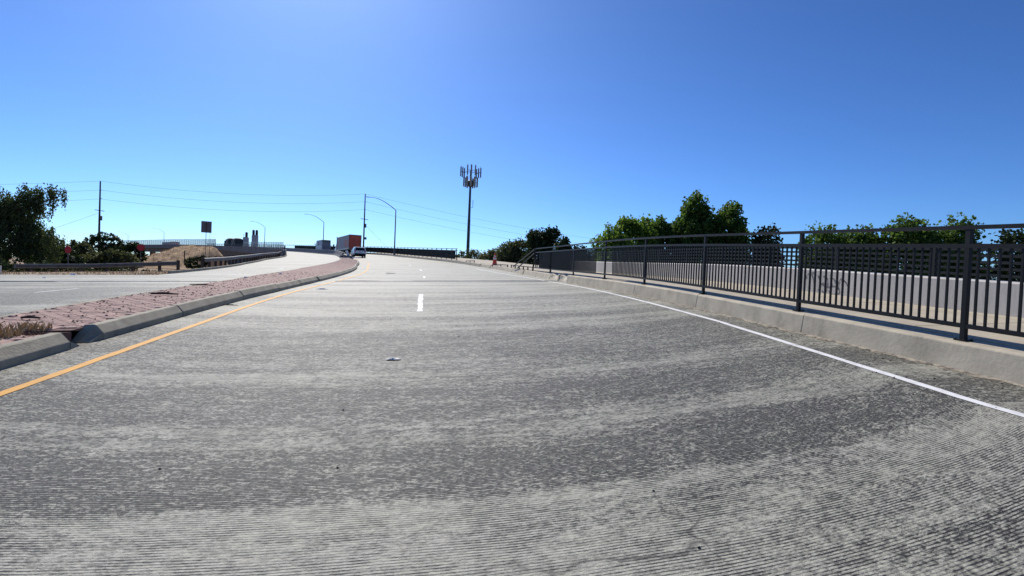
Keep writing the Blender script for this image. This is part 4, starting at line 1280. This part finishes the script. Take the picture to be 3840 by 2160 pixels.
# traffic cone
cb = P(44.0, 0.32, 0.24)
cn_s = 1.25
cn = thing("traffic_cone", "orange traffic cone with white band standing in the railing gap", "cone", cb)
cn.scale = (cn_s, cn_s, cn_s * .95)
mb = MB(); mb.box((0, 0, .02), (.40, .40, .04)); bevel(mb.build("base", M['black'], cn), .01, 1)
mb = MB(); mb.lathe((0, 0, .04), [(.185, 0), (.175, .02), (.04, .86), (.03, .88)], 20); mb.build("cone_body", M['orange'], cn, True)
for z0_, z1_ in ((.42, .55), (.62, .70)):
    mb = MB()
    rr = lambda z: .175 - .135 * ((z - .02) / .84) + .004
    mb.lathe((0, 0, .04), [(rr(z0_), z0_), (rr(z1_), z1_)], 20); mb.build("reflective_band", M['reflect'], cn, True)

# ------------------------------------------------------------------ mound
mb = MB(); vs, fs = [], []
NX, NY = 44, 26
for j in range(NY + 1):
    for i in range(NX + 1):
        u, v = i / NX, j / NY
        x, y = -56 + 17.2 * u, 86 + 20 * v
        prof = min(1.0, max(0, (u - .02) / .62)) ** 1.25 if u < .88 else max(0.0, 1 - ((u - .88) / .12) ** 2)
        side = math.sin(math.pi * min(1, v * 1.25) / 2) ** 1.2 if v < .8 else max(0, 1 - ((v - .8) / .2) ** 2)
        z = 4.1 * prof * side
        z += .22 * math.sin(x * 1.9 + y) * math.sin(y * 1.4 - x * .6) * min(1, z) + .12 * math.sin(x * 4.1) * math.sin(y * 3.7 + x) * min(1, z)
        vs.append((x, y, .55 + z))
for j in range(NY):
    for i in range(NX):
        fs.append((j * (NX + 1) + i, j * (NX + 1) + i + 1, (j + 1) * (NX + 1) + i + 1, (j + 1) * (NX + 1) + i))
mb.add(vs, fs); tag(mb.build("dirt_mound", M['moundm'], smooth=True), kind="structure")

# ------------------------------------------------------------------ vegetation
nprng = np.random.default_rng(5)
def leaf_cloud(name, mat, parent, blobs, count, size, clump=0.45, droop=0.0, flat=0.0):
    """many small leaf faces gathered in clumps spread through ellipsoid blobs (local coords)"""
    vol = np.array([b[3] * b[4] * b[5] for b in blobs]); vol = vol ** .8 / (vol ** .8).sum()
    n_cl = max(8, count // 26)
    which = nprng.choice(len(blobs), n_cl, p=vol)
    B_ = np.array(blobs)[which]
    d = nprng.normal(size=(n_cl, 3)); d /= np.linalg.norm(d, axis=1)[:, None]
    rad = nprng.uniform(0.35, 1.0, n_cl) ** .45
    rad *= 1 + .10 * np.clip(nprng.normal(size=n_cl), -1.5, 1.2)
    cc_ = B_[:, :3] + d * rad[:, None] * B_[:, 3:6]
    idx = np.repeat(np.arange(n_cl), 26)
    n = len(idx)
    off = nprng.normal(size=(n, 3)); off /= np.linalg.norm(off, axis=1)[:, None]
    off *= (nprng.uniform(0, 1, n) ** .5)[:, None] * clump * 1.7 * nprng.uniform(.5, 1.2, (n_cl, 1))[idx]
    off[:, 2] *= (1 + droop)
    off[:, 2] -= np.abs(nprng.normal(size=n)) * droop * .5
    c = cc_[idx] + off
    a = nprng.normal(size=(n, 3)); a[:, 2] *= (1 - flat)
    if droop: a = a * .35 + np.array([0, 0, -1.0]) * droop
    a /= np.linalg.norm(a, axis=1)[:, None]
    b = nprng.normal(size=(n, 3)); b -= (b * a).sum(1)[:, None] * a; b /= np.linalg.norm(b, axis=1)[:, None]
    L_ = size * nprng.uniform(.6, 1.35, n)[:, None]; Wd = L_ * (.30 if droop else .52)
    V = np.empty((n * 4, 3))
    V[0::4] = c - a * L_ * .5; V[1::4] = c + b * Wd; V[2::4] = c + a * L_ * .5; V[3::4] = c - b * Wd
    me = bpy.data.meshes.new(name)
    me.vertices.add(n * 4); me.vertices.foreach_set("co", V.ravel())
    me.loops.add(n * 4); me.loops.foreach_set("vertex_index", np.arange(n * 4))
    me.polygons.add(n); me.polygons.foreach_set("loop_start", np.arange(0, n * 4, 4)); me.polygons.foreach_set("loop_total", np.full(n, 4))
    me.materials.append(mat); me.update(); me.validate()
    return link(bpy.data.objects.new(name, me), parent)

def tree(name, label, cat, loc, blobs, mat, count, size, trunk=True, group=None, clump=.45, droop=0.0):
    root = thing(name, label, cat, loc, group=group)
    if trunk:
        top = max(b[2] for b in blobs)
        mb = MB()
        h = top * .8
        jx = [rng.uniform(-.15, .15) for _ in range(5)]
        pts = [(jx[k] * k * .5, jx[-k] * k * .4, h * k / 4) for k in range(5)]
        r0 = .05 * top + .05
        mb.tube([(0, 0, -.4)] + pts[1:], [r0, r0 * .8, r0 * .62, r0 * .42, r0 * .2], 8)
        for b in blobs:
            k = rng.uniform(.35, .7)
            s_ = Vector((pts[2][0], pts[2][1], h * k * .8))
            e = Vector(b[:3]); mid = s_.lerp(e, .5) + Vector((0, 0, .12 * top))
            mb.tube([s_, mid, e], [r0 * .45, r0 * .28, r0 * .08], 6)
        mb.build("trunk", M['bark'], root, True)
    else:
        mb = MB()
        for k in range(4):
            b = blobs[k % len(blobs)]
            mb.tube([(b[0] * .2, b[1] * .2, -.1), (b[0] * .7, b[1] * .7, b[2] * .7), (b[0], b[1], b[2] + b[5] * .5)], [.07, .05, .02], 5)
        mb.build("stem", M['bark'], root)
    leaf_cloud("crown", mat, root, blobs, count, size, clump, droop)
    return root
def gz(x, y): return float(ground_z(np.array([x]), np.array([y]))[0])

# big drooping tree at left
tree("drooping_tree", "large dark drooping tree filling the left edge", "tree", (-51.5, 69, .2),
     [(.3, 0, 7.1, 1.7, 1.6, 2.0), (3.0, 0, 8.6, 1.1, 1.1, 1.2), (2.6, 0, 7.0, 1.9, 1.6, 1.6), (5.2, 0, 9.2, 1.4, .9, .55), (6.8, 0, 8.8, .28, .4, .8), (5.5, 0, 7.8, .35, .5, 1.3), (4.3, 0, 8.0, .6, .8, 1.2),
      (1.5, 0, 3.8, 2.6, 2.2, 3.0), (3.6, 0, 3.4, 1.4, 1.6, 2.4), (5.5, 0, 2.5, 1.4, 1.4, 2.2), (-2.5, 0, 5, 2.6, 2.2, 4.2)],
     M['leaf_willow'], 30000, .25, clump=.27, droop=.8)
tree("drooping_tree", "dark drooping tree half hidden behind the left edge tree", "tree", (-58.0, 78, .2),
     [(0, 0, 4.6, 3.5, 2.5, 4.0), (4.5, 0, 2.6, 2.5, 2.0, 2.6), (7.5, 0, 1.6, 1.8, 1.5, 1.7)], M['leaf_dark'], 9000, .34, clump=.4, droop=.4)
_shade_ub = []  # low dark leaves added here, standing in for the shade under the trees
for k in range(14):
    t = k / 13
    _shade_ub.append((-41 + 15.0 * t, 46.2 + (k % 3) * 2.4, 0.25 + .22 * ((k * 7) % 5) / 5, 1.3, 1.1, .5))
tag(leaf_cloud("undergrowth", M['leaf_dark'], None, _shade_ub, 11000, .17, .2), "added dark undergrowth in place of tree shade behind the straight guardrail", "undergrowth", kind="stuff")
# bushes left of the bridge
bushes = [((-52.0, 83.5), [(0, 0, 1.8, 1.8, 1.6, 1.8), (1.4, 0, 1.4, 1.3, 1.2, 1.4)], 'leaf_olive', "small olive bush right behind the tilted red sign"),
          ((-55.2, 94.3), [(0, 0, 2.7, 2.6, 2.2, 2.7), (1.6, 0, 3.4, 1.6, 1.5, 1.7), (-2.4, 0, 1.8, 1.6, 1.5, 1.8)], 'leaf_dark', "large rounded dark bush at the foot of the left utility pole"),
          ((-44.6, 78.2), [(0, 0, 1.2, 2.0, 1.6, 1.35), (-2.0, 0, 1.0, 1.4, 1.3, 1.1), (1.8, 0, 1.0, 1.5, 1.3, 1.2)], 'leaf_olive', "low grey-green bush behind the guardrail, left of the upright red sign"),
          ((-47.0, 88.0), [(0, 0, 2.0, 1.6, 1.5, 1.9), (-1.8, 0, 1.5, 1.4, 1.3, 1.5)], 'leaf_dark', "dark bush against the bridge, left of the upright red sign"),
          ((-48.8, 72.5), [(0, 0, 1.0, 2.4, 1.3, 1.1), (2.6, 0, .8, 1.6, 1.1, .9)], 'leaf_dark', "low dark undergrowth bush below the big left tree"),
          ((-20.3, 47.5), [(0, 0, .75, .85, .7, .7), (-.6, 0, .55, .6, .5, .5), (.5, 0, 1.0, .5, .5, .4)], 'leaf_dark', "small green shrub growing through the guardrail"),
          ((-30.5, 107.0), [(0, 0, .6, 1.3, .9, .7)], 'leaf_olive', "tiny scrub below the bridge, behind the curving guardrail")]
for (x, y), bl, mt, lab in bushes:
    sz = .30 if max(b[3] for b in bl) > 1 else .14
    tree("bush", lab, "bush", (x, y, gz(x, y) - .1), bl, M[mt], 4200 if sz > .2 else 1500, sz, trunk=False, group="bushes left of the bridge", clump=.3 if sz > .2 else .12)
# hedge and trees on the right beyond the sidewalk
rights = [((4.4, 92), [(0, 0, 3.2, 1.4, 1.5, 1.5), (2.2, 0, 3.6, 1.6, 1.5, 1.5), (1, 0, 1.6, 2.6, 2, 1.8)], 'leaf_olive', .30, 3600, "low brown-green hedge tree at the foot of the cell tower"),
          ((8.4, 80), [(0, 0, 3.7, 1.9, 1.8, 1.7), (2.0, 0, 4.3, 1.7, 1.6, 1.7), (1, 0, 2.0, 3.2, 2.2, 2)], 'leaf_olive', .32, 5200, "rounded brown-green hedge tree right of the cell tower"),
          ((9.8, 70), [(0, 0, 4.3, 1.8, 1.8, 1.7), (1.9, 0, 4.8, 1.6, 1.6, 1.6), (.6, 0, 2.4, 2.9, 2.2, 2.4)], 'leaf_olive', .32, 5200, "dense dark hedge tree behind the traffic cone"),
          ((12.6, 62), [(-.2, 0, 6.6, 1.4, 1.4, 1.4), (1.3, 0, 7.2, 1.1, 1.1, 1.2), (-1.1, 0, 6.7, 1.0, 1.0, 1.0), (.3, 0, 3.8, 2.4, 2.2, 3)], 'leaf_dark', .30, 6000, "dark round-topped tree above the broken railing end"),
          ((15.0, 58), [(0, 0, 6.6, 1.2, 1.2, 1.4), (-.7, 0, 7.4, .9, .9, 1.0), (1.4, 0, 6.8, .8, .8, .7), (.3, 0, 4.0, 2.3, 2, 3)], 'leaf_dark', .30, 5200, "dark tree with ragged branch tips behind the railing end"),
          ((16.3, 52), [(0, 0, 5.6, 1.3, 1.2, 1.3), (.2, 0, 3.6, 1.6, 1.5, 2.2)], 'leaf_dark', .28, 2600, "low dark tree in the dip between two taller trees"),
          ((16.2, 46.5), [(0, 0, 6.7, 1.6, 1.5, 1.6), (.3, 0, 8.0, 1.0, 1.0, .9), (1.5, 0, 6.2, 1.2, 1.2, 1.4), (.4, 0, 3.8, 2.1, 1.8, 2.6)], 'leaf_light', .30, 5400, "bright yellow-green tree standing left of the green group"),
          ((19.4, 48.5), [(0, 0, 8.0, 1.7, 1.6, 1.8), (-.9, 0, 9.2, .9, .9, 1.0), (.8, 0, 9.1, .9, .9, 1.0), (.2, 0, 4.6, 2.3, 2, 3)], 'leaf_light', .32, 6400, "bright green tree with two rounded tops"),
          ((22.0, 50.5), [(0, 0, 8.4, 1.5, 1.5, 1.7), (.9, 0, 9.4, .9, .9, .9), (.1, 0, 5.0, 2.0, 1.9, 3)], 'leaf_mid', .32, 5400, "mid-green tree leaning against the tallest tree"),
          ((25.9, 49.5), [(0, 0, 9.2, 2.1, 2.0, 2.2), (.1, 0, 11.6, 1.2, 1.2, 1.5), (-1.5, 0, 8.3, 1.5, 1.5, 1.8), (1.4, 0, 10, 1.3, 1.3, 1.5), (0, 0, 5.4, 2.8, 2.4, 3.2)], 'leaf_mid', .34, 9500, "tallest green tree on the right, with a pointed top"),
          ((29.2, 48.8), [(0, 0, 9.3, 1.8, 1.8, 2.1), (.5, 0, 11.0, 1.0, 1.0, 1.2), (1.3, 0, 8.0, 1.3, 1.3, 1.8), (0, 0, 5.4, 2.3, 2.2, 3.2)], 'leaf_mid', .34, 7600, "broad green tree right of the tallest tree"),
          ((31.6, 45.6), [(0, 0, 8.0, 1.3, 1.2, 1.5), (0, 0, 5.4, 1.5, 1.5, 2.8)], 'leaf_dark', .30, 3200, "narrow dark tree at the right end of the green group"),
          ((28.3, 34.6), [(0, 0, 6.85, 1.43, 1.2, 1.6), (0.3, 0, 4.4, 1.98, 1.6, 2.6)], 'leaf_mid', .26, 3400, "small tree seen through the rails above the graffiti"),
          ((31.0, 34.0), [(0, 0, 6.95, 1.65, 1.5, 1.4), (-0.9, 0, 6.65, 1.21, 1.2, 1.3), (1.2, 0, 6.75, 1.21, 1.1, 1.2), (0.2, 0, 4.4, 2.64, 2, 3)], 'leaf_mid', .27, 6200, "leafy olive-green tree behind the right slat rail"),
          ((33.2, 31.8), [(-0.2, 0, 7.85, 1.54, 1.4, 1.1), (0.8, 0, 7.25, 1.21, 1.1, 1.1), (0, 0, 5.2, 2.2, 1.8, 3)], 'leaf_mid', .27, 5600, "dome-topped tree left of the nearest tall post"),
          ((36.2, 31.0), [(-0.1, 0, 7.95, 0.88, 0.8, 1.2), (-0.6, 0, 6.85, 1.54, 1.3, 2.0), (0, 0, 4.6, 2.2, 1.8, 2.8)], 'leaf_mid', .27, 5000, "tree with a single upright tuft beside the nearest tall post"),
          ((38.6, 28.6), [(0, 0, 6.75, 1.6, 1.5, 1.8), (1.8, 0, 7.35, 1.5, 1.5, 1.6), (0.6, 0, 3.9, 2.6, 2, 2.8)], 'leaf_dark', .27, 5200, "dark tree cut by the right picture edge")]
for (x, y), bl, mt, sz, ct, lab in rights:
    z0 = gz(x, y)
    bl = [(a, b, c + 0.0, d, e, f) for a, b, c, d, e, f in bl]
    tree("tree", lab, "tree", (x, y, -2.4 if z0 < -1.5 else z0), [(a, b, c + .1, d, e, f) for a, b, c, d, e, f in bl], M[mt], int(ct * 2.0), sz * .78, group="trees beyond the right parapet", clump=.36)

# dry grass tufts
def tuft_field(name, label, area, count, h, mat):
    mb_v, mb_f = [], []
    for _ in range(count):
        x, y, z = area()
        hh = h * rng.uniform(.5, 1.3); a = rng.uniform(0, 6.28); w_ = .012 + .01 * rng.random()
        dx, dy = math.cos(a), math.sin(a); lx, ly = rng.uniform(-.6, .6) * hh, rng.uniform(-.6, .6) * hh
        n = len(mb_v)
        mb_v += [(x - dx * w_, y - dy * w_, z - .02), (x + dx * w_, y + dy * w_, z - .02), (x + lx * .5 + dx * w_ * .6, y + ly * .5 + dy * w_ * .6, z + hh * .6), (x + lx, y + ly, z + hh)]
        mb_f += [(n, n + 1, n + 2, n + 3)]
    b = MB(); b.add(mb_v, mb_f)
    return tag(b.build(name, M[mat]), label, "grass", kind="stuff")
def slot_area():
    s = rng.uniform(SLOT0 - .25, SLOT1 + .1); r = r_medL(s) + .2 + (rng.random() ** 1.3) * 1.5
    p = P(s, r, .05 if SLOT0 < s < SLOT1 else .19); return p.x, p.y, p.z
tuft_field("dry_grass", "dry straw grass in the slot across the brick median", slot_area, 1500, .11, 'straw')
def verge_area():
    t = rng.random()
    if t < .55: x, y = rng.uniform(-34, -15.5), 30.8 + rng.random() ** 1.5 * 11
    else:
        s = rng.uniform(33, 90); q = P(s, r_inner(s) - .35 - rng.random() ** 1.4 * 5); x, y = q.x, q.y
    return x, y, gz(x, y)
tuft_field("dry_grass", "dry straw grass along the verge below the guardrails", verge_area, 5200, .16, 'straw')
def mound_area():
    k = rng.randrange(len(vs_m)); x, y, z = vs_m[k]
    return x + rng.uniform(-.3, .3), y + rng.uniform(-.4, .4), z
vs_m = [v for v in vs if v[2] > 1.0]
tuft_field("dry_grass", "pale dry grass covering the dirt mound", mound_area, 5200, .28, 'straw')

# ------------------------------------------------------------------ litter and small debris
def scrap(name, label, cat, p, d, rz, mat, group=None):
    o = thing(name, label, cat, p, rz, group)
    mb = MB()
    n = 7; w_, l_, h_ = d
    top = [(w_ / 2 * math.cos(2 * math.pi * k / n) * rng.uniform(.6, 1.1), l_ / 2 * math.sin(2 * math.pi * k / n) * rng.uniform(.6, 1.1)) for k in range(n)]
    vs_ = [(x, y, .002 + rng.random() * h_ * .4) for x, y in top] + [(x * .55, y * .55, h_ * rng.uniform(.6, 1.2)) for x, y in top] + [(0, 0, h_ * .8)]
    fs_ = [(k, (k + 1) % n, (k + 1) % n + n, k + n) for k in range(n)] + [(k + n, (k + 1) % n + n, 2 * n) for k in range(n)]
    mb.add(vs_, fs_); mb.build("crumpled_sheet", M[mat], o)
    return o
scrap("litter", "flat white plastic scrap lying mid-lane on the near road", "litter", P(6.47, -6.45, .004), (.27, .11, .02), .1, 'paper')
scrap("litter", "white scrap on the brick median near its far end", "litter", P(26.0, -12.9, .2), (.18, .14, .08), .4, 'paper')
scrap("litter", "white scrap on the brick median's left side", "litter", P(21.5, -13.0, .2), (.16, .14, .07), 1.0, 'paper')
scrap("litter", "white scrap on the side street before the verge", "litter", (-18.6, 29.6, float(zs(-18.6, 29.6)) + .01), (.34, .2, .1), .3, 'paper')
scrap("litter", "smaller white scrap near the left of the side street", "litter", (-17.5, 26.0, float(zs(-17.5, 26.0)) + .01), (.2, .14, .06), .3, 'paper')
scrap("litter", "white scrap beside the yellow line, halfway to the joint", "litter", P(17.2, -9.3, .004), (.4, .1, .03), .2, 'paper')
for k in range(9):
    x, y = rng.uniform(-27, -16), rng.uniform(30.8, 33.5)
    scrap("litter", "small pale scrap among the dry grass below the straight guardrail", "litter", (x, y, gz(x, y) + .01), (.2 + .2 * rng.random(), .16, .08), rng.random() * 3, 'paper', "pale scraps below the straight guardrail")
def stick(label, p, L_, rz, r_=.02):
    o = thing("stick", label, "stick", p, rz)
    mb = MB(); mb.tube([(-L_ / 2, 0, r_), (-L_ * .1, .04 * L_, r_ * 1.5), (L_ / 2, -.03 * L_, r_ * 1.2)], [r_ * .7, r_, r_ * .5], 6); mb.build("shaft", M['stick'], o)
    mb = MB(); mb.tube([(-L_ * .1, .04 * L_, r_ * 1.5), (L_ * .12, .16 * L_, r_ * 2.5)], [r_ * .5, r_ * .3], 5); mb.build("twig", M['stick'], o)
stick("dark curved stick lying on the middle of the brick median", P(12.7, -11.75, .205), .55, .1, .03)
stick("forked thin branch farther along the brick median", P(15.9, -12.3, .205), .75, -.25, .02)
stick("short dark stick on the near brick median", P(9.0, -11.9, .205), .26, .0, .025)
stick("small dark twig at the foot of the median kerb", P(12.3, -10.25, .004), .3, .1, .012)
stick("long thin dark strip on the lane past the joint", P(33.0, -8.1, .004), 2.4, 1.35, .02)
debris = MB()
for _ in range(1100):
    t = rng.random()
    if t < .75: s, r, h = rng.uniform(5, 30), None, .205
    elif t < .96: s, r, h = rng.uniform(3, 20), -rng.random() ** 2.5 * 1.2 - .02, .002
    else: s, r, h = rng.uniform(1.0, 20), rng.uniform(-9.5, -.5), .002
    if r is None:
        if SLOT0 < s < SLOT1: continue
        r = r_medL(s) + .25 + rng.random() * (r_kerbL(s) - r_medL(s) - .5)
    p = P(s, r, h); a = rng.uniform(.008, .022) * (1.2 if h > .1 else .7)
    debris.add([p + Vector((-a, -a * .5, 0)), p + Vector((a, -a * .7, 0)), p + Vector((a * .4, a, 0)), p + Vector((0, 0, a * .8))], [(0, 1, 3), (1, 2, 3), (2, 0, 3)])
tag(debris.build("debris", M['pebble']), "dark pebbles and leaf bits scattered on the median and lane edges", "debris", kind="stuff")
